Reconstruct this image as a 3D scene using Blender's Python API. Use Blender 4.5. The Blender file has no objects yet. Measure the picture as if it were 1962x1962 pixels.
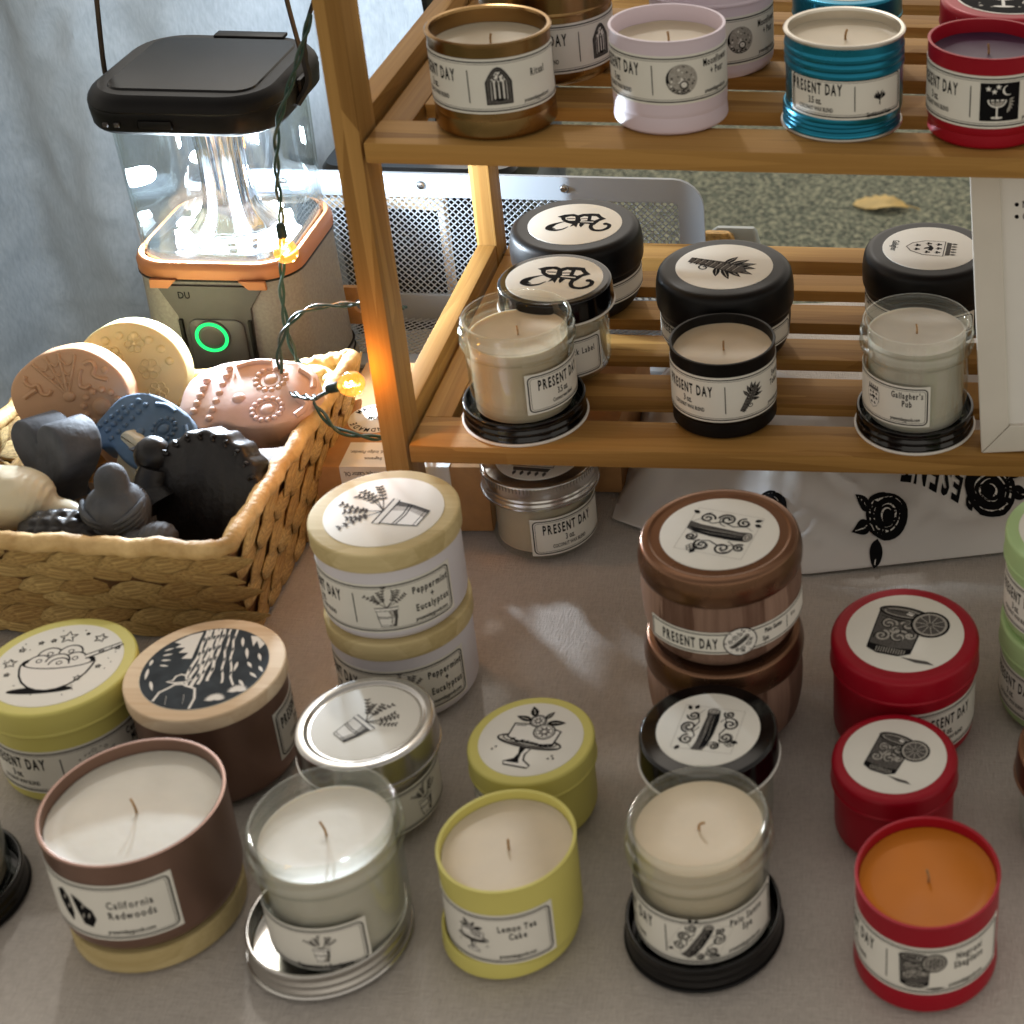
import bpy, bmesh, math, random
from mathutils import Vector, Matrix, noise
from mathutils.geometry import tessellate_polygon
rad = math.radians
PI = math.pi
rnd = random.Random(11)
scene = bpy.context.scene
COL = scene.collection

# ------------------------------------------------------------------ camera, world, sun, exposure
CAM_H = 0.63
pitch, roll = rad(28.9917), rad(1.36593)
FPX, CX, CY, IMG = 3220.53, 1754.38, 601.59, 1962.0
fw = Vector((0, math.cos(pitch), -math.sin(pitch)))
rt0 = Vector((1, 0, 0))
up0 = rt0.cross(fw)
rt = rt0 * math.cos(roll) + up0 * math.sin(roll)
up = -rt0 * math.sin(roll) + up0 * math.cos(roll)
cam_data = bpy.data.cameras.new('camera')
cam = bpy.data.objects.new('camera', cam_data)
COL.objects.link(cam)
mw = Matrix((rt, up, -fw)).transposed().to_4x4()
mw.translation = (0, 0, CAM_H)
cam.matrix_world = mw
cam_data.sensor_width = 36
cam_data.lens = FPX / IMG * 36
cam_data.shift_x = (IMG / 2 - CX) / IMG
cam_data.shift_y = (CY - IMG / 2) / IMG
cam_data.clip_start = 0.02
cam_data.clip_end = 200
cam_data.dof.use_dof = True
cam_data.dof.focus_distance = 1.18
cam_data.dof.aperture_fstop = 15
scene.camera = cam

world = bpy.data.worlds.new('World')
scene.world = world
world.use_nodes = True
wn = world.node_tree.nodes
wl = world.node_tree.links
bg = wn['Background']
sky = wn.new('ShaderNodeTexSky')
sky.sky_type = 'NISHITA'
sky.sun_disc = False
SUN_EL, SUN_AZ = 41.5, 343.0          # azimuth clockwise from +y
sky.sun_elevation = rad(SUN_EL)
sky.sun_rotation = rad(SUN_AZ)
hsv = wn.new('ShaderNodeHueSaturation')
hsv.inputs['Saturation'].default_value = 0.10
tint = wn.new('ShaderNodeMix')
tint.data_type = 'RGBA'
tint.blend_type = 'MULTIPLY'
tint.inputs['Factor'].default_value = 1.0
tint.inputs['B'].default_value = (1.0, 0.90, 0.77, 1)   # lamp-lit night air over the market
wl.new(sky.outputs['Color'], hsv.inputs['Color'])
wl.new(hsv.outputs['Color'], tint.inputs['A'])
wl.new(tint.outputs['Result'], bg.inputs['Color'])
bg.inputs['Strength'].default_value = 0.15

sun_data = bpy.data.lights.new('sun', 'SUN')
sun = bpy.data.objects.new('sun', sun_data)
COL.objects.link(sun)
sun_data.energy = 0.45
sun_data.angle = rad(2.5)
sun_data.color = (1.0, 0.98, 0.94)
sd = Vector((math.sin(rad(SUN_AZ)) * math.cos(rad(SUN_EL)), math.cos(rad(SUN_AZ)) * math.cos(rad(SUN_EL)), math.sin(rad(SUN_EL))))
sun.rotation_euler = sd.to_track_quat('Z', 'Y').to_euler()
sun.location = sd * 5

scene.view_settings.view_transform = 'Standard'
scene.view_settings.look = 'None'
scene.view_settings.exposure = 0.22
scene.view_settings.gamma = 1.0
scene.cycles.use_denoising = True
scene.cycles.max_bounces = 10
scene.cycles.transparent_max_bounces = 24
scene.cycles.sample_clamp_indirect = 4.0
scene.cycles.caustics_reflective = False
scene.cycles.caustics_refractive = False


# ------------------------------------------------------------------ materials
def lin(h):
    h = h.lstrip('#')
    out = []
    for i in (0, 2, 4):
        c = int(h[i:i + 2], 16) / 255
        out.append(c / 12.92 if c <= .04045 else ((c + .055) / 1.055) ** 2.4)
    return tuple(out) + (1,)


MATS = {}


def mat(name, col, rough=.5, metal=0.0, var=.12, vscale=60, bump=0.0, bscale=400, spec=.5, coat=0.0, sss=0.0, stretch=None, col2=None, rvar=.1, emit=0.0):
    m = bpy.data.materials.new(name)
    m.use_nodes = True
    n, l = m.node_tree.nodes, m.node_tree.links
    p = n['Principled BSDF']
    c = lin(col) if isinstance(col, str) else tuple(col) + (1,)
    p.inputs['Roughness'].default_value = rough
    p.inputs['Metallic'].default_value = metal
    p.inputs['Specular IOR Level'].default_value = spec
    p.inputs['Coat Weight'].default_value = coat
    p.inputs['Coat Roughness'].default_value = .12
    if sss:
        p.inputs['Subsurface Weight'].default_value = sss
        p.inputs['Subsurface Radius'].default_value = (1, .7, .45)
        p.inputs['Subsurface Scale'].default_value = .004
    tc = n.new('ShaderNodeTexCoord')
    mp = n.new('ShaderNodeMapping')
    if stretch:
        mp.inputs['Scale'].default_value = stretch
    l.new(tc.outputs['Object'], mp.inputs['Vector'])
    nz = n.new('ShaderNodeTexNoise')
    nz.inputs['Scale'].default_value = vscale
    nz.inputs['Detail'].default_value = 5
    l.new(mp.outputs['Vector'], nz.inputs['Vector'])
    rp = n.new('ShaderNodeValToRGB')
    rp.color_ramp.elements[0].position = .3
    rp.color_ramp.elements[1].position = .7
    d = lin(col2) if col2 else tuple(x * (1 - var * 1.6) for x in c[:3]) + (1,)
    rp.color_ramp.elements[0].color = d
    rp.color_ramp.elements[1].color = tuple(min(1, x * (1 + var * .6)) for x in c[:3]) + (1,)
    l.new(nz.outputs['Fac'], rp.inputs['Fac'])
    l.new(rp.outputs['Color'], p.inputs['Base Color'])
    if rvar:
        mr = n.new('ShaderNodeMapRange')
        mr.inputs['To Min'].default_value = max(.02, rough - rvar)
        mr.inputs['To Max'].default_value = min(1, rough + rvar)
        l.new(nz.outputs['Fac'], mr.inputs['Value'])
        l.new(mr.outputs['Result'], p.inputs['Roughness'])
    if bump:
        nb = n.new('ShaderNodeTexNoise')
        nb.inputs['Scale'].default_value = bscale
        nb.inputs['Detail'].default_value = 4
        l.new(mp.outputs['Vector'], nb.inputs['Vector'])
        b = n.new('ShaderNodeBump')
        b.inputs['Strength'].default_value = bump
        b.inputs['Distance'].default_value = .001
        l.new(nb.outputs['Fac'], b.inputs['Height'])
        l.new(b.outputs['Normal'], p.inputs['Normal'])
    if emit:
        p.inputs['Emission Color'].default_value = c
        p.inputs['Emission Strength'].default_value = emit
    MATS[name] = m
    return m


def emission(name, col, strength):
    m = bpy.data.materials.new(name)
    m.use_nodes = True
    n, l = m.node_tree.nodes, m.node_tree.links
    n.clear()
    o = n.new('ShaderNodeOutputMaterial')
    e = n.new('ShaderNodeEmission')
    e.inputs['Color'].default_value = tuple(col) + (1,)
    e.inputs['Strength'].default_value = strength
    l.new(e.outputs[0], o.inputs['Surface'])
    MATS[name] = m
    return m


def clear_mat(name, tintc, rough=.03, ior=1.5, haze=0.0, glow=None):
    """thin clear shell: see-through with fresnel reflections"""
    m = bpy.data.materials.new(name)
    m.use_nodes = True
    n, l = m.node_tree.nodes, m.node_tree.links
    n.clear()
    o = n.new('ShaderNodeOutputMaterial')
    t = n.new('ShaderNodeBsdfTransparent')
    t.inputs['Color'].default_value = tuple(tintc) + (1,)
    g = n.new('ShaderNodeBsdfGlossy')
    g.inputs['Roughness'].default_value = rough
    g.inputs['Color'].default_value = (.95, 1, .98, 1)
    lw_ = n.new('ShaderNodeLayerWeight')
    lw_.inputs['Blend'].default_value = .5
    pw_ = n.new('ShaderNodeMath')
    pw_.operation = 'POWER'
    pw_.inputs[1].default_value = 2.6
    l.new(lw_.outputs['Facing'], pw_.inputs[0])
    fr = n.new('ShaderNodeMath')
    fr.operation = 'MULTIPLY_ADD'
    fr.inputs[1].default_value = .55
    fr.inputs[2].default_value = ior - 1.45
    l.new(pw_.outputs[0], fr.inputs[0])
    dk = n.new('ShaderNodeMix')
    dk.data_type = 'RGBA'
    dk.inputs['A'].default_value = tuple(tintc) + (1,)
    dk.inputs['B'].default_value = (tintc[0] * .80, tintc[1] * .83, tintc[2] * .80, 1)
    l.new(pw_.outputs[0], dk.inputs['Factor'])
    l.new(dk.outputs['Result'], t.inputs['Color'])
    nz = n.new('ShaderNodeTexNoise')
    nz.inputs['Scale'].default_value = 35
    bp = n.new('ShaderNodeBump')
    bp.inputs['Strength'].default_value = .25
    bp.inputs['Distance'].default_value = .001
    tc = n.new('ShaderNodeTexCoord')
    l.new(tc.outputs['Object'], nz.inputs['Vector'])
    l.new(nz.outputs['Fac'], bp.inputs['Height'])
    l.new(bp.outputs['Normal'], g.inputs['Normal'])
    mx = n.new('ShaderNodeMixShader')
    l.new(fr.outputs[0], mx.inputs['Fac'])
    l.new(t.outputs[0], mx.inputs[1])
    l.new(g.outputs[0], mx.inputs[2])
    last = mx
    if haze:
        df = n.new('ShaderNodeBsdfDiffuse')
        df.inputs['Color'].default_value = (.8, .85, .8, 1)
        m2 = n.new('ShaderNodeMixShader')
        m2.inputs['Fac'].default_value = haze
        l.new(mx.outputs[0], m2.inputs[1])
        l.new(df.outputs[0], m2.inputs[2])
        last = m2
    if glow:
        em = n.new('ShaderNodeEmission')
        em.inputs['Color'].default_value = tuple(glow[0]) + (1,)
        em.inputs['Strength'].default_value = glow[1]
        ads = n.new('ShaderNodeAddShader')
        l.new(last.outputs[0], ads.inputs[0])
        l.new(em.outputs[0], ads.inputs[1])
        last = ads
    l.new(last.outputs[0], o.inputs['Surface'])
    MATS[name] = m
    return m


def wood_mat(name, c1, c2, axis=0, rough=.6, scale=1.0, strips=0.0):
    """straight-grained wood, grain along axis"""
    m = bpy.data.materials.new(name)
    m.use_nodes = True
    n, l = m.node_tree.nodes, m.node_tree.links
    p = n['Principled BSDF']
    p.inputs['Specular IOR Level'].default_value = .14
    tc = n.new('ShaderNodeTexCoord')
    mp = n.new('ShaderNodeMapping')
    s = [420 * scale, 420 * scale, 420 * scale]
    s[axis] = 9 * scale
    mp.inputs['Scale'].default_value = s
    l.new(tc.outputs['Object'], mp.inputs['Vector'])
    nz = n.new('ShaderNodeTexNoise')
    nz.inputs['Scale'].default_value = 1
    nz.inputs['Detail'].default_value = 6
    nz.inputs['Roughness'].default_value = .65
    l.new(mp.outputs['Vector'], nz.inputs['Vector'])
    mp2 = n.new('ShaderNodeMapping')
    s2 = [85 * scale, 85 * scale, 85 * scale]
    s2[axis] = 5 * scale
    mp2.inputs['Scale'].default_value = s2
    l.new(tc.outputs['Object'], mp2.inputs['Vector'])
    n2 = n.new('ShaderNodeTexVoronoi')
    n2.feature = 'F1'
    n2.inputs['Scale'].default_value = 1
    l.new(mp2.outputs['Vector'], n2.inputs['Vector'])
    mxv = n.new('ShaderNodeMix')
    mxv.data_type = 'FLOAT'
    mxv.inputs['Factor'].default_value = .45
    l.new(nz.outputs['Fac'], mxv.inputs['A'])
    sep = n.new('ShaderNodeSeparateColor')
    l.new(n2.outputs['Color'], sep.inputs[0])
    l.new(sep.outputs[0], mxv.inputs['B'])
    rp = n.new('ShaderNodeValToRGB')
    rp.color_ramp.elements[0].position = .22
    rp.color_ramp.elements[1].position = .78
    rp.color_ramp.elements[0].color = lin(c1)
    rp.color_ramp.elements[1].color = lin(c2)
    l.new(mxv.outputs['Result'], rp.inputs['Fac'])
    l.new(rp.outputs['Color'], p.inputs['Base Color'])
    p.inputs['Roughness'].default_value = rough
    b = n.new('ShaderNodeBump')
    b.inputs['Strength'].default_value = .25
    b.inputs['Distance'].default_value = .0006
    l.new(nz.outputs['Fac'], b.inputs['Height'])
    l.new(b.outputs['Normal'], p.inputs['Normal'])
    MATS[name] = m
    return m


def cloth_mat(name, c1, c2, thread=900.0, rough=.9, bump=.5, sheen=.2, spots=6):
    m = bpy.data.materials.new(name)
    m.use_nodes = True
    n, l = m.node_tree.nodes, m.node_tree.links
    p = n['Principled BSDF']
    p.inputs['Roughness'].default_value = rough
    p.inputs['Sheen Weight'].default_value = sheen
    p.inputs['Specular IOR Level'].default_value = .2
    tc = n.new('ShaderNodeTexCoord')
    hs = []
    for ax in (0, 1):
        mp = n.new('ShaderNodeMapping')
        sc = [thread * .16, thread * .16, thread * .16]
        sc[ax] = thread
        mp.inputs['Scale'].default_value = sc
        l.new(tc.outputs['Object'], mp.inputs['Vector'])
        nz = n.new('ShaderNodeTexNoise')
        nz.inputs['Scale'].default_value = 1
        nz.inputs['Detail'].default_value = 2
        l.new(mp.outputs['Vector'], nz.inputs['Vector'])
        hs.append(nz)
    ad = n.new('ShaderNodeMath')
    ad.operation = 'ADD'
    l.new(hs[0].outputs['Fac'], ad.inputs[0])
    l.new(hs[1].outputs['Fac'], ad.inputs[1])
    big = n.new('ShaderNodeTexNoise')
    big.inputs['Scale'].default_value = spots
    big.inputs['Detail'].default_value = 4
    l.new(tc.outputs['Object'], big.inputs['Vector'])
    m1 = n.new('ShaderNodeMath')
    m1.operation = 'MULTIPLY_ADD'
    l.new(ad.outputs[0], m1.inputs[0])
    m1.inputs[1].default_value = .35
    l.new(big.outputs['Fac'], m1.inputs[2])
    rp = n.new('ShaderNodeValToRGB')
    rp.color_ramp.elements[0].position = .55
    rp.color_ramp.elements[1].position = 1.15 if False else 1.0
    rp.color_ramp.elements[0].color = lin(c1)
    rp.color_ramp.elements[1].color = lin(c2)
    l.new(m1.outputs[0], rp.inputs['Fac'])
    l.new(rp.outputs['Color'], p.inputs['Base Color'])
    b = n.new('ShaderNodeBump')
    b.inputs['Strength'].default_value = bump
    b.inputs['Distance'].default_value = .0006
    l.new(ad.outputs[0], b.inputs['Height'])
    l.new(b.outputs['Normal'], p.inputs['Normal'])
    MATS[name] = m
    return m


def ground_mat():
    m = bpy.data.materials.new('asphalt')
    m.use_nodes = True
    n, l = m.node_tree.nodes, m.node_tree.links
    p = n['Principled BSDF']
    p.inputs['Roughness'].default_value = .85
    tc = n.new('ShaderNodeTexCoord')
    v = n.new('ShaderNodeTexVoronoi')
    v.inputs['Scale'].default_value = 170
    l.new(tc.outputs['Object'], v.inputs['Vector'])
    nz = n.new('ShaderNodeTexNoise')
    nz.inputs['Scale'].default_value = 130
    nz.inputs['Detail'].default_value = 6
    nz.inputs['Roughness'].default_value = .75
    l.new(tc.outputs['Object'], nz.inputs['Vector'])
    sep = n.new('ShaderNodeSeparateColor')
    l.new(v.outputs['Color'], sep.inputs[0])
    mx = n.new('ShaderNodeMix')
    mx.data_type = 'FLOAT'
    mx.inputs['Factor'].default_value = .5
    l.new(nz.outputs['Fac'], mx.inputs['A'])
    l.new(sep.outputs[0], mx.inputs['B'])
    rp = n.new('ShaderNodeValToRGB')
    e = rp.color_ramp.elements
    e[0].position, e[0].color = .28, lin('3d4338')
    e[1].position, e[1].color = .72, lin('a3a388')
    k = e.new(.5)
    k.color = lin('6d7461')
    l.new(mx.outputs['Result'], rp.inputs['Fac'])
    l.new(rp.outputs['Color'], p.inputs['Base Color'])
    b = n.new('ShaderNodeBump')
    b.inputs['Strength'].default_value = .9
    b.inputs['Distance'].default_value = .004
    l.new(nz.outputs['Fac'], b.inputs['Height'])
    l.new(b.outputs['Normal'], p.inputs['Normal'])
    MATS['asphalt'] = m


ground_mat()
cloth_mat('table_linen', 'a39c95', 'c9c2ba', 1300, bump=1.0)
cloth_mat('curtain_satin', '8f979d', 'b3babf', 700, rough=.55, bump=.15, sheen=.1, spots=3)
wood_mat('bamboo_x', '86602f', 'b48a4d', 0)
wood_mat('bamboo_y', '86602f', 'b48a4d', 1)
wood_mat('bamboo_z', '8a6535', 'b88f53', 2)
wood_mat('lid_wood', 'b3a070', 'd2c193', 0, rough=.6, scale=.8)
wood_mat('lid_wood_pale', 'd0b492', 'ecd9bd', 0, rough=.6, scale=.8)
wood_mat('bark_print', '5a4034', '9c8070', 2, rough=.5, scale=.7)
mat('straw', 'ebcf90', .55, var=.2, vscale=4, bump=1.0, bscale=9, stretch=(.35, 5, 5), col2='a97f45')
def straw_tint():
    m = MATS['straw']
    n, l = m.node_tree.nodes, m.node_tree.links
    p = n['Principled BSDF']
    src = p.inputs['Base Color'].links[0].from_socket
    oi = n.new('ShaderNodeObjectInfo')
    rp = n.new('ShaderNodeValToRGB')
    e = rp.color_ramp.elements
    e[0].color, e[1].color = (.72, .62, .46, 1), (1, 1, .92, 1)
    l.new(oi.outputs['Random'], rp.inputs['Fac'])
    mx = n.new('ShaderNodeMix')
    mx.data_type = 'RGBA'
    mx.blend_type = 'MULTIPLY'
    mx.inputs['Factor'].default_value = 1
    l.new(src, mx.inputs['A'])
    l.new(rp.outputs['Color'], mx.inputs['B'])
    l.new(mx.outputs['Result'], p.inputs['Base Color'])


straw_tint()
mat('straw_dark', '6e4a22', .8, var=.3, vscale=80)
mat('rim_straw', 'dfbf86', .6, var=.2, vscale=60, bump=.9, bscale=300, col2='b08a50')
mat('kraft', 'b88a58', .8, var=.08, vscale=120, bump=.15, bscale=900)
mat('paper', 'e6e4de', .75, var=.03, vscale=30)
mat('label_paper', 'e3e1d8', .55, var=.03, vscale=40)
mat('ink', '121214', .8, var=.1, vscale=200, spec=.1)
mat('ink_grey', '5d5a57', .8, var=.25, vscale=900, spec=.1)
mat('ink_light', 'a9a59d', .65, var=.2, vscale=900)
mat('forest_ink', '40474d', .8, spec=.1, var=.2, vscale=120)
mat('wax_cream', 'd2c3a9', .45, var=.08, vscale=30, sss=.25, bump=.25, bscale=70)
mat('wax_white', 'd3cdbf', .45, var=.08, vscale=30, sss=.25, bump=.25, bscale=70)
mat('wax_orange', 'bd6c00', .45, var=.06, vscale=25, spec=.25)
mat('wax_plum', '3c1a3a', .45, var=.15, vscale=25, sss=.1)
mat('wick', 'b08a5c', .9, var=.3, vscale=900)
mat('tin_mauve', '876b5e', .36, metal=.7, var=.08, vscale=25, rvar=.1)
mat('tin_red', '9d0c22', .38, metal=.1, var=.08, vscale=12, rvar=.05, spec=.28)
mat('tin_yellow', 'd2ca72', .48, spec=.3, var=.06, vscale=12, rvar=.04)
mat('tin_mint', 'a9c68c', .5, var=.05, vscale=12, rvar=.04)
mat('tin_white', 'd8d5dc', .42, var=.03, vscale=12, rvar=.04)
mat('tin_lilac', 'd9cbd6', .45, var=.03, vscale=12, rvar=.04)
mat('tin_black', '0b0a0b', .42, var=.1, vscale=12, rvar=.05, spec=.22)
mat('lid_black_gloss', '070607', .12, var=.1, vscale=12, rvar=.03, coat=.15, spec=.35)
mat('tin_teal', '1d7f9d', .28, metal=.75, var=.05, vscale=12, rvar=.05)
mat('tin_gold', '96784e', .26, metal=1.0, var=.1, vscale=15, rvar=.06)
mat('tin_copper', '7a5a45', .28, metal=.85, var=.08, vscale=15, rvar=.06)
mat('tin_silver', 'c4c2be', .22, metal=.95, var=.05, vscale=20, rvar=.05)
mat('bare_rim', 'cfc9bd', .3, metal=.8, var=.03, rvar=.03)
mat('white_metal', 'a2aab2', .45, var=.03, vscale=12, rvar=.04)
mat('frame_white', 'd8d3c8', .5, var=.03, vscale=40)
mat('lantern_black', '0a090a', .45, spec=.2, var=.2, vscale=60, rvar=.08, bump=.1, bscale=1500)
mat('solar_glass', '0e0e10', .22, spec=.25, var=.2, vscale=20, rvar=.04)
mat('lantern_grey', '7a7773', .62, var=.08, vscale=500, rvar=.05, bump=.05, bscale=1200, col2='6b6865')
mat('lantern_dark', '3c3a3b', .5, var=.12, vscale=100)
mat('lantern_copper', 'a46c46', .5, metal=.4, var=.05, vscale=30, rvar=.05)
mat('chrome', 'd8dbe0', .08, metal=1, var=.02, vscale=40, rvar=.04)
mat('screw_steel', 'b5b8ba', .25, metal=1, var=.1, vscale=300)
mat('wire_green', '123a30', .45, var=.15, vscale=200)
mat('socket_green', '0f2a22', .5, var=.1)
mat('handle_steel', '5b5048', .35, metal=.9, var=.15, vscale=100)
mat('cord_black', '0a0a0a', .7, var=.2, vscale=300)
mat('soap_tan', 'c9a07c', .6, var=.08, vscale=30, sss=.2, bump=.08, bscale=120)
mat('soap_cream', 'd8c892', .6, var=.08, vscale=30, sss=.2, bump=.08, bscale=120)
mat('soap_ivory', 'd2c9ae', .35, var=.06, vscale=30, sss=.25)
mat('soap_charcoal', '55585e', .72, var=.25, vscale=60, bump=.6, bscale=220, spec=.3)
mat('soap_black', '1d1a1a', .42, var=.35, vscale=70, bump=.5, bscale=200, spec=.4)
mat('soap_blue', '506a85', .7, var=.15, vscale=50, bump=.2, bscale=200)
mat('soap_pink', 'd0b1ae', .62, var=.12, vscale=30, sss=.1, bump=.15, bscale=150, col2='c4a284')
mat('soap_brown', '6b5034', .6, var=.25, vscale=60, bump=.3, bscale=160)
mat('bag_white', 'dcd9d6', .38, var=.05, vscale=8, bump=.2, bscale=18)
mat('leaf_yellow', 'd9bb74', .7, var=.15, vscale=40)
mat('plastic_clear_grey', 'a9b4b4', .3, var=.05)
mat('gold_weave', 'c39a55', .5, metal=.3, var=.35, vscale=300, bump=.8, bscale=900)
mat('case_black', '090909', .35, var=.2, vscale=30)
clear_mat('jar_glass', (.985, .99, .98), .025, 1.5, .008)
clear_mat('lantern_glass', (.97, .985, 1.0), .03, 1.51)
clear_mat('bulb_glass', (1, .74, .42), .05, 1.5, glow=((1, .36, .05), .62))
emission('led_white', (.80, .90, 1.0), 60)
emission('led_top', (.80, .90, 1.0), 16)
emission('led_green', (.02, .85, .16), 1.6)
emission('filament', (1, .52, .14), 260)


# ------------------------------------------------------------------ mesh helpers
def obj(name, V, F, m, parent=None, smooth=True, ang=38, recalc=True, mats=None, fm=None):
    me = bpy.data.meshes.new(name)
    me.from_pydata([tuple(v) for v in V], [], F)
    if recalc:
        b = bmesh.new()
        b.from_mesh(me)
        bmesh.ops.recalc_face_normals(b, faces=b.faces)
        b.to_mesh(me)
        b.free()
    for k in (mats or [m]):
        me.materials.append(MATS[k])
    if fm:
        me.polygons.foreach_set('material_index', fm)
    if smooth:
        me.shade_smooth()
        me.set_sharp_from_angle(angle=rad(ang))
    me.update()
    o = bpy.data.objects.new(name, me)
    COL.objects.link(o)
    if parent:
        o.parent = parent
    return o


def thing(name, label, cat, loc=(0, 0, 0), rz=0.0, group=None):
    o = bpy.data.objects.new(name, None)
    COL.objects.link(o)
    o.location = loc
    o.rotation_euler = (0, 0, rz)
    o.empty_display_size = .01
    tag(o, label, cat, group)
    return o


def tag(o, label, cat, group=None):
    o['label'] = label
    o['category'] = cat
    if group:
        o['group'] = group
    return o


class MB:
    """collects pieces of geometry for ONE mesh object"""

    def __init__(s):
        s.V, s.F = [], []

    def add(s, V, F, M=None):
        k = len(s.V)
        s.V += [(M @ Vector(v)) if M else Vector(v) for v in V]
        s.F += [tuple(i + k for i in f) for f in F]
        return s

    def box(s, x0, x1, y0, y1, z0, z1, M=None):
        V = [(x, y, z) for z in (z0, z1) for y in (y0, y1) for x in (x0, x1)]
        return s.add(V, [(0, 2, 3, 1), (4, 5, 7, 6), (0, 1, 5, 4), (2, 6, 7, 3), (0, 4, 6, 2), (1, 3, 7, 5)], M)

    def bbox(s, x0, x1, y0, y1, z0, z1, b=.0012, M=None):
        """box with chamfered edges"""
        bm = bmesh.new()
        bmesh.ops.create_cube(bm, size=1)
        for v in bm.verts:
            v.co = ((x0 + x1) / 2 + v.co.x * (x1 - x0), (y0 + y1) / 2 + v.co.y * (y1 - y0), (z0 + z1) / 2 + v.co.z * (z1 - z0))
        bmesh.ops.bevel(bm, geom=bm.edges[:], offset=b, segments=2, affect='EDGES', profile=.6)
        V = [v.co.copy() for v in bm.verts]
        bm.verts.index_update()
        F = [tuple(v.index for v in f.verts) for f in bm.faces]
        bm.free()
        return s.add(V, F, M)

    def tube(s, pts, r, n=8, closed=False, M=None, cap=True):
        V, F = tube(pts, r, n, closed, cap)
        return s.add(V, F, M)

    def lathe(s, prof, n=48, M=None):
        V, F = lathe(prof, n)
        return s.add(V, F, M)

    def build(s, name, m, parent=None, **k):
        return obj(name, s.V, s.F, m, parent, **k)


def lathe(prof, n=64):
    V, F, rings = [], [], []
    for r, z in prof:
        if r < 1e-7:
            rings.append([len(V)])
            V.append((0, 0, z))
        else:
            k = len(V)
            V += [(r * math.cos(2 * PI * i / n), r * math.sin(2 * PI * i / n), z) for i in range(n)]
            rings.append(list(range(k, k + n)))
    for a, b in zip(rings, rings[1:]):
        if len(a) == 1 and len(b) == 1:
            continue
        for i in range(n):
            j = (i + 1) % n
            if len(a) == 1:
                F.append((a[0], b[i], b[j]))
            elif len(b) == 1:
                F.append((a[i], a[j], b[0]))
            else:
                F.append((a[i], a[j], b[j], b[i]))
    return V, F


def soft(prof, rr=.001, n=3):
    """round the interior corners of a profile; entries (r,z) or (r,z,radius)"""
    P = [(p[0], p[1]) for p in prof]
    out = [P[0]]
    for i in range(1, len(P) - 1):
        r_ = prof[i][2] if len(prof[i]) > 2 else rr
        a, b, c = Vector(P[i - 1]), Vector(P[i]), Vector(P[i + 1])
        d1, d2 = (a - b), (c - b)
        t = min(r_, d1.length * .45, d2.length * .45)
        if t < 1e-6:
            out.append(tuple(b))
            continue
        p, q = b + d1.normalized() * t, b + d2.normalized() * t
        for k in range(n + 1):
            u = k / n
            w = p * (1 - u) ** 2 + b * 2 * u * (1 - u) + q * u * u
            out.append(tuple(w))
    out.append(P[-1])
    return out


def tube(pts, r, n=8, closed=False, cap=True):
    P = [Vector(p) for p in pts]
    V, F = [], []
    N = len(P)
    prev = None
    for i, p in enumerate(P):
        if closed:
            t = P[(i + 1) % N] - P[i - 1]
        else:
            t = P[min(i + 1, N - 1)] - P[max(i - 1, 0)]
        t.normalize()
        if prev is None:
            a = Vector((0, 0, 1)) if abs(t.z) < .9 else Vector((1, 0, 0))
            nrm = (a - t * a.dot(t)).normalized()
        else:
            nrm = (prev - t * prev.dot(t)).normalized()
        prev = nrm
        bi = t.cross(nrm)
        rr = r[i] if isinstance(r, (list, tuple)) else r
        for k in range(n):
            a = 2 * PI * k / n
            V.append(p + nrm * (math.cos(a) * rr) + bi * (math.sin(a) * rr))
    m = N if closed else N - 1
    for i in range(m):
        for k in range(n):
            a, b = i * n + k, i * n + (k + 1) % n
            c, d = ((i + 1) % N) * n + (k + 1) % n, ((i + 1) % N) * n + k
            F.append((a, b, c, d))
    if cap and not closed:
        F.append(tuple(range(n - 1, -1, -1)))
        F.append(tuple(range((N - 1) * n, N * n)))
    return V, F


def spline(pts, k=6, closed=False):
    P = [Vector(p) for p in pts]
    out = []
    N = len(P)
    rng = range(N if closed else N - 1)
    for i in rng:
        if closed:
            a, b, c, d = P[i - 1], P[i], P[(i + 1) % N], P[(i + 2) % N]
        else:
            a, b, c, d = P[max(i - 1, 0)], P[i], P[i + 1], P[min(i + 2, N - 1)]
        for j in range(k):
            t = j / k
            out.append(.5 * ((2 * b) + (c - a) * t + (2 * a - 5 * b + 4 * c - d) * t * t + (3 * b - a - 3 * c + d) * t ** 3))
    if not closed:
        out.append(P[-1])
    return out


def rrect(w, d, r, n=6, cx=0, cy=0):
    out = []
    for sx, sy, a0 in ((1, 1, 0), (-1, 1, 90), (-1, -1, 180), (1, -1, 270)):
        for k in range(n + 1):
            a = rad(a0 + 90 * k / n)
            out.append((cx + sx * (w / 2 - r) + r * math.cos(a), cy + sy * (d / 2 - r) + r * math.sin(a)))
    return out


def loft(sections, capb=True, capt=True):
    """sections: list of (z, [(x,y)...]) all with the same count"""
    V, F = [], []
    n = len(sections[0][1])
    for z, pts in sections:
        V += [(x, y, z) for x, y in pts]
    for i in range(len(sections) - 1):
        for k in range(n):
            F.append((i * n + k, i * n + (k + 1) % n, (i + 1) * n + (k + 1) % n, (i + 1) * n + k))
    if capb:
        F.append(tuple(range(n - 1, -1, -1)))
    if capt:
        F.append(tuple(range((len(sections) - 1) * n, len(sections) * n)))
    return V, F


# ------------------------------------------------------------------ flat print (lettering, emblems)
_txt = {}


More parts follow.
